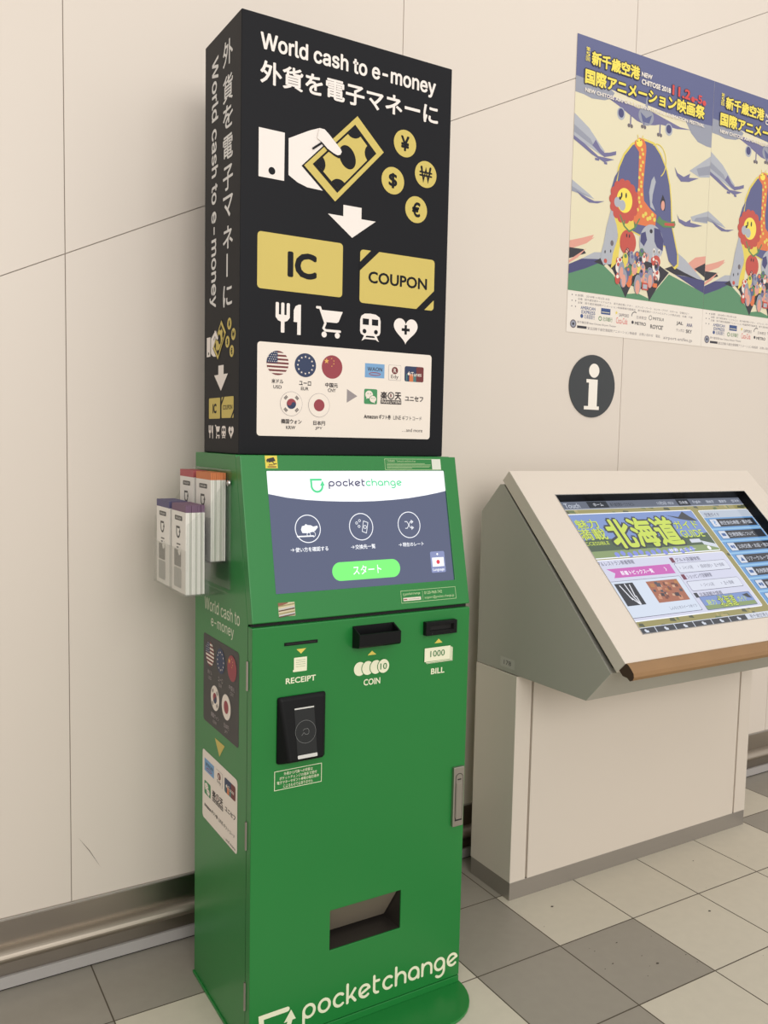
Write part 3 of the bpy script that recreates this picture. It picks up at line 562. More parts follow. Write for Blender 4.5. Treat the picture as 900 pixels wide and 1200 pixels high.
for x, rr in ((.1480, .0075), (.1445, .0070), (.1425, .0035)): v += [(x, -.4320+rr*math.cos(2*math.pi*k/n), 1.3473+rr*math.sin(2*math.pi*k/n)) for k in range(n)]
mb.add(v, [[2*n+k for k in range(n)]]+[(j*n+k, j*n+(k+1) % n, (j+1)*n+(k+1) % n, (j+1)*n+k) for j in (0, 1) for k in range(n)], CHROME); mb.build('screw', H)
LG = mat('leaflet_ink', (86, 86, 82), .6); LG2 = mat('leaflet_photo', (112, 112, 104), .6, var=.25, scale=60); LG3 = mat('leaflet_grey', (168, 168, 160), .6, var=.05, scale=40)
def leaflet(x, y0, z0, th, band, front, label, group=None, tone=True):
    t_ = thing('leaflet', label, 'leaflet', (x, y0+.0525, z0), group)
    z1 = z0+.2085; wd = .105
    mb = MB(); mb.box(x, y0, z0, x+th, y0+wd, z1-.017, PAPER if tone else PAPER2); mb.build('sheet', t_)
    mb = MB(); mb.box(x, y0, z1-.017, x+th, y0+wd, z1, band); mb.build('coloured_band', t_)
    if front:
        F = Frame((x, y0+wd, z0), (0, -1, 0), (0, 0, 1)); p = Pen(F)
        p.rrect(.024, .170, .080, .181, .003, LG); p.text('ENGLISH', .032, .1730, .072, .1780, PAPER, 1, .01); pocket_mark(p, .034, .128, .070, .156, .005, LG)
        for k in range(2): p.rect(.038, .112-.008*k, .066, .115-.008*k, LG)
        p.rrect(.020, .060, .072, .100, .004, LG2); p.disc(.060, .098, .010, PAPER, 1); p.rrect(.018, .010, .074, .057, .006, LG3)
        p.take().build('printed_cover', t_)
    return t_
STK = (('mauve', (112, 84, 108), -.4150, 1.0868, .0500, 10, 'nearer lower stack'), ('violet', (84, 80, 116), -.2880, 1.0868, .0500, 10, 'farther lower stack'),
       ('orange', (206, 122, 72), -.4130, 1.1618, .1105, 8, 'nearer upper stack'), ('rose', (176, 84, 88), -.2880, 1.1618, .1105, 8, 'farther upper stack'))
for nm, c, y0, z0, xx, n, where in STK:
    bm_ = mat('leaflet_'+nm, c, .55)
    for k in range(n):
        th = .0040 + random.uniform(-.0004, .0003); dz = 0
        lab = ('white leaflet, %s top band, front of the %s in the rack' % (nm, where)) if k == 0 else ('white leaflet behind the front one of the %s-banded stack in the rack' % nm)
        leaflet(xx+k*.0046, y0+random.uniform(-.001, .001)*(k > 0), z0, th, bm_, k == 0, lab, 'leaflets in the clear acrylic rack', k % 3 != 2)
# ------------------------------------------------------------------ information terminal
BX0, BX1, BYF, BYB = 1.140, 2.300, -.310, -.103
N = thing('information_terminal', 'cream floor standing information terminal with large tilted touchscreen and wooden edge rail', 'kiosk', (1.72, -.25, 0))
mb = MB(); mb.box(BX0, BYF, .0585, BX1, BYB, .7290, CREAM_SHADE); 
mb = MB(); mb.box(BX0, BYF, .0585, BX0+.0630, BYB, .7290, CREAM); mb.build('pedestal_post', N, 0.001)
mb = MB(); mb.box(BX1-.0630, BYF, .0585, BX1, BYB, .7290, CREAM); mb.build('pedestal_post', N, 0.001)
mb = MB(); mb.box(BX0+.0715, BYF, .0585, BX1-.0715, BYB, .7290, CREAM); mb.build('front_panel', N, 0.001)
mb = MB(); mb.box(BX0+.060, BYF+.012, .0585, BX1-.060, BYB-.01, .7280, WALLGAP); mb.build('inner_frame', N)
mb = MB(); mb.box(BX0+.001, BYF+.001, 0, BX1-.001, BYB-.001, .0580, STEELD); mb.build('plinth', N, 0.001)
mb = MB(); mb.prism([(BYB, .7300), (-.6086, .7350), (-.6980, .8350), (-.2110, 1.3235), (-.1950, 1.3235), (BYB, 1.2300)], BX0+.002, BX1-.002, CREAM_SHADE); hs = mb.build('housing', N, 0.0015)
FB = Frame((BX0, -.2392, 1.3670), (1, 0, 0), (0, .7205, .6935))
oa = (.1255, -.6285, 1.0430, -.1050); PW = 1.160
mb = MB(); FB.holed(mb, 0, -.7095, PW, 0, *oa, -.0440, 0, CREAM, BLACKP); mb.build('bezel', N, 0.0015)
mb = MB(); FB.block(mb, .006, -.690, PW-.006, -.012, -.0520, -.0445, GAPM); mb.build('shadow_gap', N)  # dark filler block, painted as the shade between bezel and housing
mb = MB(); FB.holed(mb, oa[0]-.002, oa[1]-.002, oa[2]+.002, oa[3]+.002, oa[0], oa[1], oa[2], oa[3], -.0010, .0012, CHROME); mb.build('bezel_trim', N)
# wooden rail along the lower edge
prof = [(-.7100, -.0300), (-.7100, .0030), (-.7160, .0070), (-.7300, .0080), (-.7440, .0070), (-.7530, .0010), (-.7560, -.0080), (-.7520, -.0180), (-.7400, -.0200), (-.7330, -.0260), (-.7280, -.0300)]
mb = MB(); n = len(prof); v = [FB.p(-.001, b, h) for b, h in prof]+[FB.p(PW+.001, b, h) for b, h in prof]
mb.add(v, [(i, (i+1) % n, n+(i+1) % n, n+i) for i in range(n)], WOOD); mb.add(v, [list(range(n)), [n+i for i in range(n)][::-1]], WOODD)
mb.build('wooden_rail', N)
# tag
p = Pen(Frame((BX0+.002, -.2255, .7460), (0, -1, 0), (0, 0, 1))); TG = mat('tag_grey', (186, 184, 174), .4)
p.rrect(0, 0, .0705, .0310, .003, TG, 1); p.text('178', .018, .0085, .053, .0225, INK, 2); p.take().build('number_tag', N)
# display
D0 = Frame(FB.p(0, 0, -.0350), FB.U, FB.V); SP = 1.05
mb = MB(); dsp = Pen(D0, (1.023, .0393, 1.023, .0334))
D0.block(dsp.mb, oa[0]-.01, oa[1]-.01, oa[2]+.01, oa[3]+.01, -.006, 0, BLACKP)
def E(name, c, e=.95): return mat('display_'+name, c, 0.10, emit=e)
EW, EB, EG, EY, EK, ED = E('white', (234, 236, 244)), E('sky', (128, 152, 206)), E('meadow', (108, 122, 82)), E('lime', (206, 224, 92)), E('charcoal', (62, 66, 72)), E('dark', (46, 50, 58))
EBL, EP, EL, EGR, EI = E('panel_blue', (110, 160, 212)), E('pink', (206, 104, 186)), E('pale', (214, 220, 232)), E('bar_grey', (128, 134, 146)), E('ink', (84, 82, 104))
EWH, EBR, EOL, EHD = E('bright', (246, 248, 252), 1.05), E('rust', (172, 108, 84)), E('olive', (158, 150, 96)), E('header', (112, 118, 132))
L0 = .085
dsp.rect(L0, -.6300, .985, -.1330, EOL, 0)
for k in range(60):   # meadow photograph behind the panels
    x, y = random.uniform(L0, .97), random.choice((random.uniform(-.625, -.59), random.uniform(-.19, -.165), random.uniform(-.6, -.19))); w_ = random.uniform(.01, .04)
    dsp.poly([(x, y), (x+w_, y-.004), (x+w_*.9, y+.008), (x+w_*.2, y+.010)], (EG, E('straw', (176, 164, 112)), E('shade', (88, 92, 70)))[k % 3], 1)
dsp.rect(L0, -.1670, .985, -.1340, EHD, 2); dsp.rect(L0, -.1690, .985, -.1670, EL, 2)
dsp.text('Touch', .1330, -.1620, .1960, -.1425, EL, 3); dsp.rect(.2326, -.1640, .3195, -.1370, EK, 3); dsp.text('ホーム', .2560, -.1570, .2980, -.1440, EW, 4, .01)
dsp.text('新千歳空港ターミナルビル', .3300, -.1600, .4370, -.1440, EK, 3, .01); dsp.text('11月2日 10:21', .5461, -.1590, .6250, -.1450, EL, 3)
dsp.rect(.6450, -.1660, .7060, -.1370, EK, 3)
for k, st in enumerate(('日本語', 'English', '简体字', '繁体字', '한국어')): dsp.text(st, .6570+.068*k, -.1580, .6960+.068*k, -.1450, EW if k == 0 else EL, 4)
# hero banner
dsp.rrect(L0, -.3635, .6880, -.1855, .008, EWH, 2); dsp.rect(L0+.003, -.3600, .6850, -.1890, EB, 3)
dsp.poly([(L0, -.295), (.20, -.285), (.30, -.300), (.45, -.290), (.60, -.300), (.685, -.285), (.685, -.345), (L0, -.345)], E('forest', (78, 98, 76)), 4); dsp.rect(L0, -.360, .685, -.335, E('field', (140, 160, 110)), 4)
dsp.poly([(.545, -.205), (.60, -.215), (.635, -.192), (.655, -.215), (.680, -.235), (.640, -.232), (.60, -.224)], EK, 4)
for k in range(14): x = .22+.026*k; dsp.disc(x, -.352+.004*math.sin(k*2.1), .010, E('lavender_field', (138, 150, 226)), 5, n=10)
dsp.text('北海道', .2310, -.3380, .5550, -.2040, EK, 6, .13); dsp.text('北海道', .2390, -.3315, .5468, -.2106, EY, 7, .045)
for st, x0, y0, x1, y1 in (('魅力', .1300, -.2470, .2218, -.2105), ('満載', .1150, -.2924, .2284, -.2478), ('ガイド', .5507, -.2666, .6640, -.2329), ('GUIDE', .5535, -.3036, .6619, -.2724)):
    dsp.text(st, x0, y0, x1, y1, EK, 6, .05); dsp.text(st, x0, y0, x1, y1, EY, 7, .02)
dsp.text('CCESSIBLE', .1200, -.3120, .2180, -.2990, EY, 7, .01)
dsp.rrect(.575, -.325, .625, -.310, .003, EL, 5); dsp.poly([(.625, -.318), (.685, -.335), (.685, -.352), (.628, -.335)], EL, 5); dsp.text('検索メニュー', .45, -.3560, .575, -.3430, EWH, 6, .01); dsp.disc(.640, -.350, .008, EWH, 6)
# body panel
dsp.rrect(L0, -.5890, .6930, -.3670, .008, EWH, 2); dsp.rect(L0, -.5860, .6905, -.3700, E('page', (214, 216, 236)), 3)
dsp.text('プ＆レストラン新着情報', .1180, -.3900, .2693, -.3735, EI, 4, .01)
dsp.poly([(.140, -.4020), (.4108, -.4010), (.4108, -.4370), (.150, -.4355), (.165, -.4190)], EP, 4); dsp.text('新着トピックス一覧', .1870, -.4285, .3240, -.4120, EWH, 5, .02); dsp.text('›', .3760, -.4260, .3830, -.4110, EWH, 5)
dsp.rrect(L0, -.5772, .4183, -.4472, .004, EI, 4); dsp.rrect(L0, -.5757, .4168, -.4487, .004, E('card', (216, 226, 242)), 5)
dsp.rect(.1324, -.5355, .2081, -.4565, ED, 6)
for a, b in (((.150, -.464), (.166, -.515)), ((.172, -.460), (.176, -.505)), ((.190, -.464), (.184, -.505)), ((.162, -.505), (.184, -.533)), ((.176, -.505), (.186, -.533)), ((.188, -.505), (.188, -.533))): dsp.line([a, b], .004, EW, 7)
dsp.rect(.2612, -.5360, .3954, -.4583, EBR, 6); pal = [E('dish%d' % k, c) for k, c in enumerate(((206, 146, 116), (86, 84, 92), (186, 128, 78), (120, 74, 64), (70, 62, 68), (214, 170, 140)))]
for k in range(34): x, y = random.uniform(.262, .380), random.uniform(-.533, -.468); w_ = random.uniform(.006, .018); dsp.poly([(x, y), (x+w_, y-.002), (min(.395, x+w_*1.2), min(-.459, y+w_*.7)), (x+w_*.2, min(-.459, y+w_*.8))], pal[k % 6], 7+.05*k)
dsp.text('しんちとせスイーツめぐり', .2900, -.5640, .4050, -.5530, EI, 6)
for yy, st, y0, y1, items in ((-.3978, 'グルメ店舗検索', -.4394, -.4001, (('ジャンル別', .455), ('目的別', .540), ('五十音順', .605))), (-.4640, 'ショッピング店舗検索', -.5088, -.4713, (('ジャンル別', .495), ('五十音順', .590)))):
    dsp.rect(.4260, yy, .4420, yy+.020, E('tag_red', (120, 62, 82)), 4); dsp.text(st, .4480, yy+.002, .5620, yy+.018, EI, 4, .01)
    dsp.rrect(.4295, y0, .6716, y1, .005, EI, 4); dsp.rrect(.4307, y0+.0014, .6704, y1-.0014, .005, E('field_fill', (222, 226, 240)), 5)
    for t_, x in items: dsp.text(t_, x, (y0+y1)/2-.007, x+.046, (y0+y1)/2+.007, EI, 6); dsp.text('›', x-.014, (y0+y1)/2-.004, x-.010, (y0+y1)/2+.004, EI, 6)
dsp.rect(.4260, -.5330, .4420, -.5150, EK, 4); dsp.text('北海道観光情報', .4480, -.5310, .5520, -.5160, EI, 4, .01)
dsp.rrect(.4380, -.5805, .6754, -.5298, .005, EI, 4); dsp.rrect(.4395, -.5790, .6740, -.5312, .005, EB, 5); dsp.rect(.4400, -.5785, .6730, -.5640, MATS['display_field'], 6)
dsp.text('北海道', .5080, -.5770, .5900, -.5330, EK, 7, .07); dsp.text('北海道', .5100, -.5760, .5880, -.5340, EY, 8, .02)
for st, x0, x1 in (('魅力', .4560, .4950), ('ガイド', .6000, .6400)): dsp.text(st, x0, -.5640, x1, -.5440, EY, 8, .01)
dsp.poly([(.632, -.540), (.66, -.536), (.668, -.556), (.650, -.552)], EK, 7)
# right panel
dsp.rrect(.7180, -.5950, .9800, -.1890, .006, EWH, 2); dsp.rect(.7200, -.5930, .9780, -.2245, EBL, 3); dsp.rect(.7200, -.2245, .9780, -.1915, E('head_pale', (188, 198, 212)), 3); dsp.text('空港ガイド', .7355, -.2190, .8100, -.2020, EI, 4, .01)
for k, st in enumerate(('航空会社検索・案内図', '空港情報について', '公共交通・お店・宿泊', 'リアークルーズ・ライン', '免税関連情報', '観光案内施設', '乗り継ぎ案内')):
    y1 = -.2310-.0522*k; y0 = y1-.0345
    dsp.rrect(.7376, y0, .9700, y1, .003, ED, 5); dsp.rrect(.7390, y0+.0010, .7740, y1-.0010, .003, EL, 6); dsp.text(st, .7830, y0+.008, .7830+.0165*len(st), y1-.009, EL, 6, .005); dsp.rect(.7200, y0-.013, .9780, y0-.006, E('stripe_blue', (150, 196, 232)), 4)
    q_ = (.7565, (y0+y1)/2)
    if k == 0: dsp.text('?', q_[0]-.006, q_[1]-.010, q_[0]+.006, q_[1]+.010, EBL, 7, .02)
    elif k % 3 == 1: dsp.rrect(q_[0]-.010, q_[1]-.006, q_[0]+.010, q_[1]+.006, .003, E('icon_blue', (70, 104, 160)), 7)
    elif k % 3 == 2: dsp.disc(q_[0]-.005, q_[1], .006, MATS['display_icon_blue'], 7); dsp.rect(q_[0]+.002, q_[1]-.008, q_[0]+.010, q_[1]+.006, MATS['display_icon_blue'], 7)
    else: dsp.poly([(q_[0]-.010, q_[1]-.008), (q_[0]+.010, q_[1]-.008), (q_[0]+.002, q_[1]+.009)], MATS['display_icon_blue'], 7)
dsp.rect(L0, -.6300, .985, -.6085, EL, 3)
for k in range(6): x = .105+.080*k; dsp.rect(x, -.6290, x+.077, -.6110, EK, 4); dsp.disc(x+.038, -.6200, .005, EL, 5, n=12); dsp.rect(x+.036, -.6265, x+.048, -.6200, EL, 5)
dsp.text('新千歳空港ホームページ', .600, -.6270, .760, -.6130, EI, 4)
dsp.take().build('display', N)
# ------------------------------------------------------------------ information sign on the wall
I_ = thing('information_sign', 'round dark wall sign with a white letter i above the cream terminal', 'sign', (1.7085, -.002, 1.6660))
F = Frame((1.7085, 0, 1.6660), (1, 0, 0), (0, 0, 1)); DSK = mat('sign_slate', (56, 60, 62), .45); n = 48; R = .1135
mb = MB(); v = [F.p(R*math.cos(2*math.pi*k/n), R*math.sin(2*math.pi*k/n), h) for h in (.0005, .0035) for k in range(n)]
mb.add(v, [[n+k for k in range(n)], list(range(n))[::-1]]+[(k, (k+1) % n, n+(k+1) % n, n+k) for k in range(n)], DSK); mb.build('disc', I_)
p = Pen(F, (R, 0, R, 0), .0035); WS2 = mat('sign_white', (244, 238, 226), .45)
p.disc(.05, .50, .225, WS2); p.poly([(-.27, .22), (.22, .22), (.22, -.64), (.32, -.64), (.32, -.75), (-.34, -.75), (-.34, -.64), (-.16, -.64), (-.16, .11), (-.27, .11)], WS2); p.take().build('letter', I_)
# ------------------------------------------------------------------ posters
def pm(n, c): return mat('poster_'+n, c, 0.42, var=.01)
PB, PCR, PGY, PLG, PYL, PRD, POR = pm('blue', (92, 98, 140)), pm('sky', (228, 220, 188)), pm('cloud', (150, 154, 168)), pm('grey', (176, 180, 188)), pm('yellow', (228, 208, 92)), pm('red', (196, 82, 70)), pm('orange', (222, 120, 70))
PGN, PBK, PNV, PPK, PWH, PTX, PDY, PVI = pm('green', (90, 142, 104)), pm('black', (48, 46, 54)), pm('navy', (72, 72, 118)), pm('pink', (224, 160, 142)), pm('white', (236, 228, 216)), pm('text_red', (214, 70, 66)), pm('lemon', (246, 226, 90)), pm('violet', (112, 110, 150))
PSH, PLF, PBR = pm('slate', (92, 96, 138)), pm('leaf', (92, 136, 84)), pm('print_grey', (112, 104, 108))
def make_poster(x0, z0, label):
    t_ = thing('festival_poster', label, 'poster', (x0+.359, -.001, z0), 'animation festival posters on the wall')
    F = Frame((x0, -.0008, z0), (1, 0, 0), (0, 0, 1)); Wd, Hd = .7185, 1.0200
    mb = MB(); F.block(mb, 0, 0, Wd, Hd, 0, .0006, PWH); mb.build('sheet', t_)
    p = Pen(F, base=.0006); p.ls = .00012
    p.rect(0, .146, Wd, Hd, PCR, 0); p.poly([(0, .880), (.18, .868), (.3335, .855), (.55, .842), (Wd, .830), (Wd, Hd), (0, Hd)], PB, 1)
    p.poly([(0, .8800), (0, .8256), (.040, .824), (.0789, .8180), (.1407, .8250), (.175, .838), (.1877, .8600), (.160, .872), (.1175, .8750)], PGY, 2); p.poly([(.560, .845), (.600, .80), (.640, .775), (.6900, .768), (Wd, .768), (Wd, .850)], PGY, 2)
    # the large aircraft overhead
    p.poly([(.1257, .8461), (.20, .845), (.31, .832), (.3502, .8400), (.40, .832), (.5374, .8100), (.60, .812), (.52, .800), (.4281, .7990), (.40, .790), (.3535, .7819), (.3057, .7870), (.2189, .8180)], PVI, 3); p.disc(.352, .812, .040, PGY, 4, ry=.032); p.poly([(.322, .822), (.335, .79), (.37, .79), (.382, .822), (.352, .806)], PB, 5); p.poly([(.345, .84), (.352, .895), (.360, .84)], PGY, 4)
    for x, y in ((.2237, .7960), (.4755, .7890)): p.disc(x, y, .020, PLG, 4, ry=.022); p.disc(x, y+.002, .014, PNV, 5, ry=.016)
    for x, y in ((.2733, .7629), (.3418, .7725), (.4277, .7600)): p.rect(x-.003, y+.004, x+.003, y+.040, PVI, 4); p.disc(x-.008, y, .007, PBR, 5, n=10); p.disc(x+.006, y, .007, PBR, 5, n=10)
    # small aircraft
    def plane(P, body, cut):
        p.poly(P, PLG, 3); p.poly(cut, PGY, 4); p.poly(body, PVI, 5)
    plane([(0, .7532), (.0711, .7160), (.1507, .6500), (.1400, .6320), (.08, .650), (0, .6750)], [(.0895, .6600), (.125, .640), (.150, .6300), (.185, .6400), (.2073, .6480), (.2073, .6611), (.175, .650), (.150, .645), (.130, .655), (.105, .682)], [(0, .715), (.080, .680), (.10, .655), (0, .690)])
    p.poly([(0, .678), (.05, .660), (.12, .628), (.20, .630), (.150, .612), (.09, .628), (0, .665)], PVI, 4); p.rect(.105, .612, .125, .620, PVI, 4); p.rect(.150, .606, .165, .614, PVI, 4)
    plane([(0, .5269), (.0837, .4908), (.1100, .4761), (0, .4880)], [(.020, .492), (.07, .478), (.11, .470), (.1600, .4770), (.1250, .4640), (.085, .4610), (.05, .474)], [(0, .505), (.05, .490), (.09, .482), (0, .488)])
    plane([(.600, .660), (Wd, .735), (Wd, .655), (.66, .645)], [(.5167, .6600), (.535, .640), (.57, .632), (.605, .650), (.600, .634), (.655, .641), (.600, .618), (.555, .612), (.53, .630)], [(.64, .675), (Wd, .700), (Wd, .665), (.655, .650)])
    plane([(.620, .490), (Wd, .525), (Wd, .478), (.63, .4750)], [(.5421, .4880), (.555, .4730), (.595, .466), (.620, .480), (.620, .468), (.690, .465), (.640, .452), (.590, .450), (.555, .460)], [(.65, .490), (Wd, .505), (Wd, .482), (.64, .476)])
    # grounds
    p.poly([(0, .3180), (.06, .335), (.1150, .3529), (.1060, .3400), (.12, .345), (.08, .318), (0, .288)], PPK, 2); p.poly([(0, .2942), (.0671, .2960), (.08, .283), (0, .2560)], PBK, 3); p.poly([(0, .2500), (.0803, .3000), (.0414, .2639), (0, .2400)], PPK, 4); p.poly([(0, .2360), (.06, .262), (.1875, .2770), (.17, .26), (.10, .235), (0, .1987)], PNV, 3); p.poly([(.06, .262), (.12, .292), (.19, .300), (.19, .275)], PLG, 3); p.poly([(.12, .258), (.18, .290), (.20, .27), (.17, .250)], PBK, 4)
    p.poly([(.600, .300), (.66, .340), (Wd, .352), (Wd, .305), (.66, .285)], PPK, 2); p.poly([(.53, .357), (.60, .325), (Wd, .252), (Wd, .215), (.5439, .277)], PLG, 2); p.poly([(.656, .296), (Wd, .325), (Wd, .270)], PBK, 3); p.poly([(.5447, .262), (Wd, .258), (Wd, .205)], PNV, 3); p.poly([(.4883, .2767), (.53, .292), (.60, .275), (.69, .256), (.60, .262), (.5439, .262)], PBK, 3)
    p.poly([(0, .2030), (.08, .230), (.1529, .2605), (.22, .222), (.2815, .1600), (.35, .170), (.4108, .1560), (.46, .205), (.5134, .2581), (.60, .238), (Wd, .2080), (Wd, .1465), (0, .1465)], PGN, 4)
    p.poly([(.1745, .2650), (.215, .240), (.255, .190), (.2860, .1470), (.3120, .195), (.36, .188), (.395, .188), (.4120, .1470), (.455, .205), (.5130, .2640), (.42, .30), (.28, .30)], PBK, 5); p.poly([(.318, .196), (.345, .240), (.38, .238), (.392, .196)], PGN, 6)
    # arch and animals
    P = [(.2080, .41), (.2080, .5328), (.2200, .61), (.2450, .66), (.2850, .705), (.3420, .7330), (.40, .728), (.44, .695), (.4768, .645), (.4980, .59), (.5100, .53), (.5200, .44), (.5400, .3900), (.5620, .3331), (.5640, .2950), (.545, .280), (.515, .300), (.490, .3569), (.44, .36)]
    p.poly(P, PYL, 6); c = (.375, .50); p.poly([(c[0]+(x-c[0])*.955, c[1]+(y-c[1])*.965) for x, y in P], PSH, 7)
    p.poly([(.195, .470), (.188, .520), (.205, .570), (.225, .600), (.215, .56), (.210, .50)], PSH, 6)
    p.poly([(.4078, .6070), (.4180, .5883), (.4050, .54), (.4030, .51), (.4220, .4830), (.3950, .4930), (.3850, .5454), (.395, .59)], PLG, 8)
    p.ring(.42, .665, .050, .004, PYL, 8, ry=.062, a0=-60, a1=120)
    p.poly([(.4586, .5480), (.4720, .53), (.4759, .5088), (.4732, .4900), (.4529, .4911), (.4478, .5197)], PBK, 8); p.disc(.4620, .508, .010, PPK, 9, ry=.018)
    p.poly([(.322, .73), (.345, .728), (.358, .71), (.360, .69), (.3520, .5586), (.3600, .51), (.395, .485), (.430, .468), (.425, .42), (.30, .42), (.3268, .5523), (.3230, .6793), (.298, .700), (.300, .715)], POR, 9)
    for k in range(16): p.disc(.338+.009*math.sin(k*2.4), .690-.0145*k, .0062, PYL, 10, n=7)
    for k in range(6): p.disc(.36+.012*k, .455+.010*math.sin(k*2), .008, PYL, 10, n=7)
    p.disc(.322, .712, .016, PDY, 10, ry=.014)
    p.poly([(.1950, .4600), (.215, .47), (.2321, .3744), (.2233, .2814), (.195, .2622), (.1676, .2522), (.1522, .2726), (.155, .30), (.1650, .3345), (.1739, .3866)], PLG, 9); p.disc(.188, .285, .036, PLG, 9, ry=.028); p.disc(.176, .268, .008, PRD, 11); p.disc(.205, .335, .008, PBR, 11, ry=.010)
    p.poly([(.2100, .43), (.255, .45), (.3010, .4456), (.3184, .4069), (.27, .37), (.2478, .3561), (.2384, .2730), (.2039, .2432), (.212, .3002), (.235, .36), (.225, .40)], PYL, 9)
    for k in range(14): t = 2*math.pi*k/14; p.disc(.2577+.058*math.cos(t), .4919+.062*math.sin(t), .018, PRD, 11, n=12)
    p.disc(.2577, .4919, .060, PRD, 11.3); p.disc(.2590, .4950, .040, PDY, 12, ry=.044); p.disc(.2230, .4840, .016, PLG, 13, ry=.018); p.disc(.2480, .4760, .017, PLG, 13, ry=.019); p.disc(.236, .500, .006, PBK, 14, n=12); p.disc(.243, .512, .004, PBK, 14, ry=.010, n=12); p.disc(.266, .514, .004, PBK, 14, ry=.010, n=12)
    p.disc(.2860, .3480, .042, PRD, 11, ry=.046)
    for sg in (1, -1): p.line([(.290, .388), (.290+sg*.028, .405), (.290+sg*.050, .440)], .006, PLF, 12); p.line([(.290+sg*.028, .405), (.290+sg*.026, .425)], .005, PLF, 12)
    p.disc(.410, .360, .065, PLG, 10, ry=.070); p.poly([(.42, .42), (.45, .418), (.474, .38), (.472, .34), (.44, .35), (.425, .37)], PNV, 11); p.poly([(.352, .39), (.375, .40), (.385, .37), (.37, .345), (.35, .36)], PNV, 11); p.disc(.405, .405, .008, PBK, 12, n=12); p.disc(.440, .298, .022, PRD, 12, ry=.022); p.disc(.440, .290, .014, PPK, 13)
    p.poly([(.4298, .4437), (.445, .468), (.46, .456), (.50, .452), (.5307, .4603), (.536, .448), (.530, .4350), (.47, .4283)], PLF, 11); p.poly([(.475, .446), (.53, .452), (.53, .441), (.475, .436)], PRD, 12)
    for x, y in ((.172, .300), (.200, .306)): p.disc(x, y, .003, PBK, 12, ry=.006, n=10)
    for x, y in ((.425, .335), (.452, .335)): p.disc(x, y, .006, PWH, 13, ry=.010, n=12); p.disc(x, y-.002, .003, PBK, 14, ry=.006, n=10)
    p.poly([(.418, .330), (.430, .300), (.450, .300), (.462, .330), (.455, .270), (.425, .270)], PWH, 11.5); p.disc(.440, .282, .010, PRD, 14, ry=.006)
    for x in (.278, .292): p.disc(x, .372, .003, PBK, 13, ry=.007, n=10)
    for x, y in ((.312, .716), (.328, .722)): p.disc(x, y, .0025, PBK, 12, n=8)
    p.line([(.316, .726), (.312, .738)], .003, PYL, 11); p.line([(.334, .728), (.340, .740)], .003, PYL, 11)
    # the crowd of small figures in front
    cols = (PPK, PGY, PRD, PBK, PVI, PYL, PLF, PWH, POR, PSH)
    rnd = random.Random(3)
    for k in range(64):
        x = .235+rnd.random()*.215; y = .205+rnd.random()*.135*(1-abs(x-.34)/.16*.6); s_ = .007+rnd.random()*.009
        p.disc(x, y, s_, cols[k % 10], 13+.05*k, ry=s_*1.5, n=12); p.disc(x, y+s_*.7, s_*.55, cols[(k*3+1) % 10], 13.02+.05*k, n=9)
    for x, y, s_ in ((.258, .232, .016), (.272, .205, .017), (.345, .190, .019), (.410, .218, .018)): p.disc(x, y+.012, s_, PGY, 17, ry=s_*1.9, n=18); p.disc(x, y+.002, s_*.62, PPK, 18, ry=s_*1.4, n=14)
    p.rrect(.368, .185, .402, .212, .004, PRD, 17); p.rect(.374, .190, .396, .206, PLG, 18); p.rrect(.428, .200, .450, .216, .003, POR, 17)
    art = p.take().build('artwork', t_)
    p.b = .0006+.0024
    def tl(st, x0, y0, x1, y1): p.text(st, x0-.004, y0-.004, x1+.004, y1+.004, PBK, 0, .13); p.text(st, x0, y0, x1, y1, PDY, 1, .05)
    tl('新千歳空港', .0690, .9300, .3081, .9770); tl('国際アニメーション映画祭', .0410, .8620, .6682, .9125)
    for k, c in enumerate('第5回'): p.text(c, .0411, .9710-.0165*k, .0600, .9850-.0165*k, PDY, 1, .02)
    p.text('NEW', .3168, .9460, .3734, .9630, PWH, 1, .06); p.text('CHITOSE 2018', .3186, .9195, .4740, .9385, PWH, 1, .06)
    p.text('11.2', .4800, .9150, .5850, .9560, PBK, 0, .09); p.text('11.2', .4820, .9170, .5830, .9540, PTX, 1, .05); p.disc(.598, .9240, .010, PTX, 1); p.text('-5', .6090, .9165, .6500, .9480, PTX, 1, .04); p.disc(.663, .9240, .010, PTX, 1)
    p.text('NEW CHITOSE AIRPORT INTERNATIONAL ANIMATION FESTIVAL', .0432, .8340, .6698, .8475, PWH, 1, .05); p.take().build('title_lettering', t_)
    p.b = .0006
    for k, (st, x0, x1) in enumerate((('会期　2018年11月2日-5日', .048, .205), ('会場　新千歳空港ターミナルビル　新千歳空港シアター　オアシス・パーク　センタープラザ　大ホール　空港ロビー', .050, .640), ('主催　新千歳空港国際アニメーション映画祭実行委員会　新千歳空港ターミナルビルディング株式会社　札幌　千歳', .050, .660))): p.text(st, x0, .1285-.0125*k, x1, .1365-.0125*k, PBR, 0)
    for k in range(3): p.disc(.022, .1320-.0125*k*1.6, .0025, PBR, 0, n=8); p.disc(.040, .1320-.0125*k*1.6, .0025, PBR, 0, n=8)
    PAB = pm('bank_blue', (58, 82, 134)); p.text('AMERICAN', .0651, .0850, .1374, .0965, PAB, 0, .02); p.text('EXPRESS', .0700, .0700, .1374, .0820, PAB, 0, .02); p.rect(.1659, .0768, .2132, .0985, PAB); p.rect(.170, .0830, .209, .0855, PCR, 1)
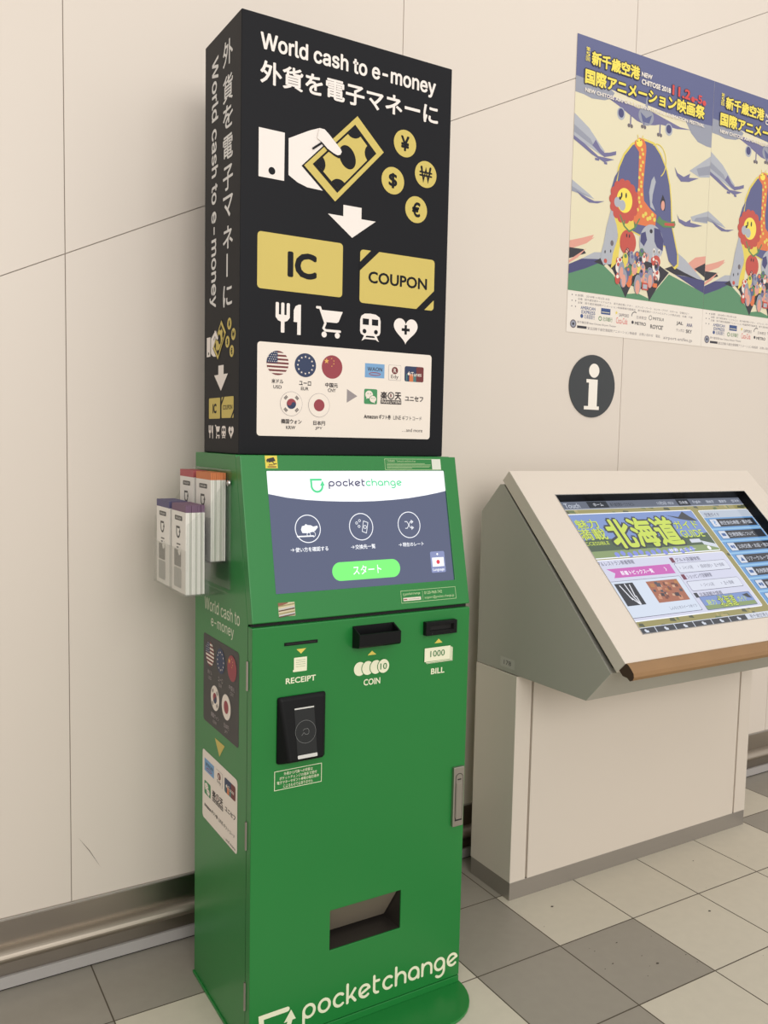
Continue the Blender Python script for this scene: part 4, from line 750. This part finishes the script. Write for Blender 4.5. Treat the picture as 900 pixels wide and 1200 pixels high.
    star(p, .2440, .0880, .008, PYL, 0); p.text('SAPPORO', .2580, .0760, .3089, .0880, PBR, 0, .01); p.ring(.3400, .0830, .018, .003, PBK, 0, a0=60, a1=180); p.text('日本航空', .3500, .0760, .4030, .0880, PBR, 0); p.ring(.4240, .0860, .009, .002, PBK); p.text('MITSUI', .4380, .0790, .4967, .0900, PBK, 0, .01)
    p.text('JAL', .5700, .0700, .6080, .0860, PBK, 0, .03); p.text('ANA', .6280, .0700, .6620, .0840, PNV, 0, .03); p.disc(.072, .0610, .007, PAB); p.text('北海道銀行', .0830, .0530, .1359, .0690, PAB, 0); p.ring(.1630, .0600, .0085, .003, PLF); p.text('北洋銀行', .1760, .0520, .2249, .0680, PLF, 0, .01)
    p.text('Coca-Cola', .2441, .0500, .3030, .0720, PTX, 0); p.disc(.330, .0610, .006, PBK); p.text('METRO', .3420, .0530, .4016, .0650, PBK, 0, .03); p.text("ROYCE'", .4256, .0460, .4958, .0620, PBK, 0, .03); p.text('サッポロ', .5700, .0460, .6150, .0590, PBR, 0); p.text('SKY', .6260, .0450, .6600, .0590, PBK, 0, .03)
    p.disc(.0321, .0303, .0150, PBR); p.disc(.0321, .0303, .0110, PGY, 1); p.disc(.0321, .0303, .005, PBK, 2); p.text('新千歳空港 New Chitose Airport Theater', .0513, .0330, .2449, .0430, PBR, 0); p.rect(.0513, .0170, .0980, .0260, PBK); p.text('第五回新千歳空港国際アニメーション映画祭　お問い合わせ　電話', .1020, .0150, .4814, .0255, PBR, 0)
    p.text('airport-anifes.jp', .5000, .0090, .6643, .0240, PBR, 0); p.take().build('credits_lettering', t_)
    return t_
def copy_tree(o, parent=None):
    c = o.copy(); COL.objects.link(c)
    if parent: c.parent = parent
    for ch in [k for k in bpy.data.objects if k.parent == o]: copy_tree(ch, c)
    return c
P1 = make_poster(1.5720, 1.8530, 'blue and cream animal festival poster shown whole, left one of the two')
P2 = copy_tree(P1); P2.location.x += .7195; P2['label'] = 'blue and cream animal festival poster cut by the picture edge, right one of the two'
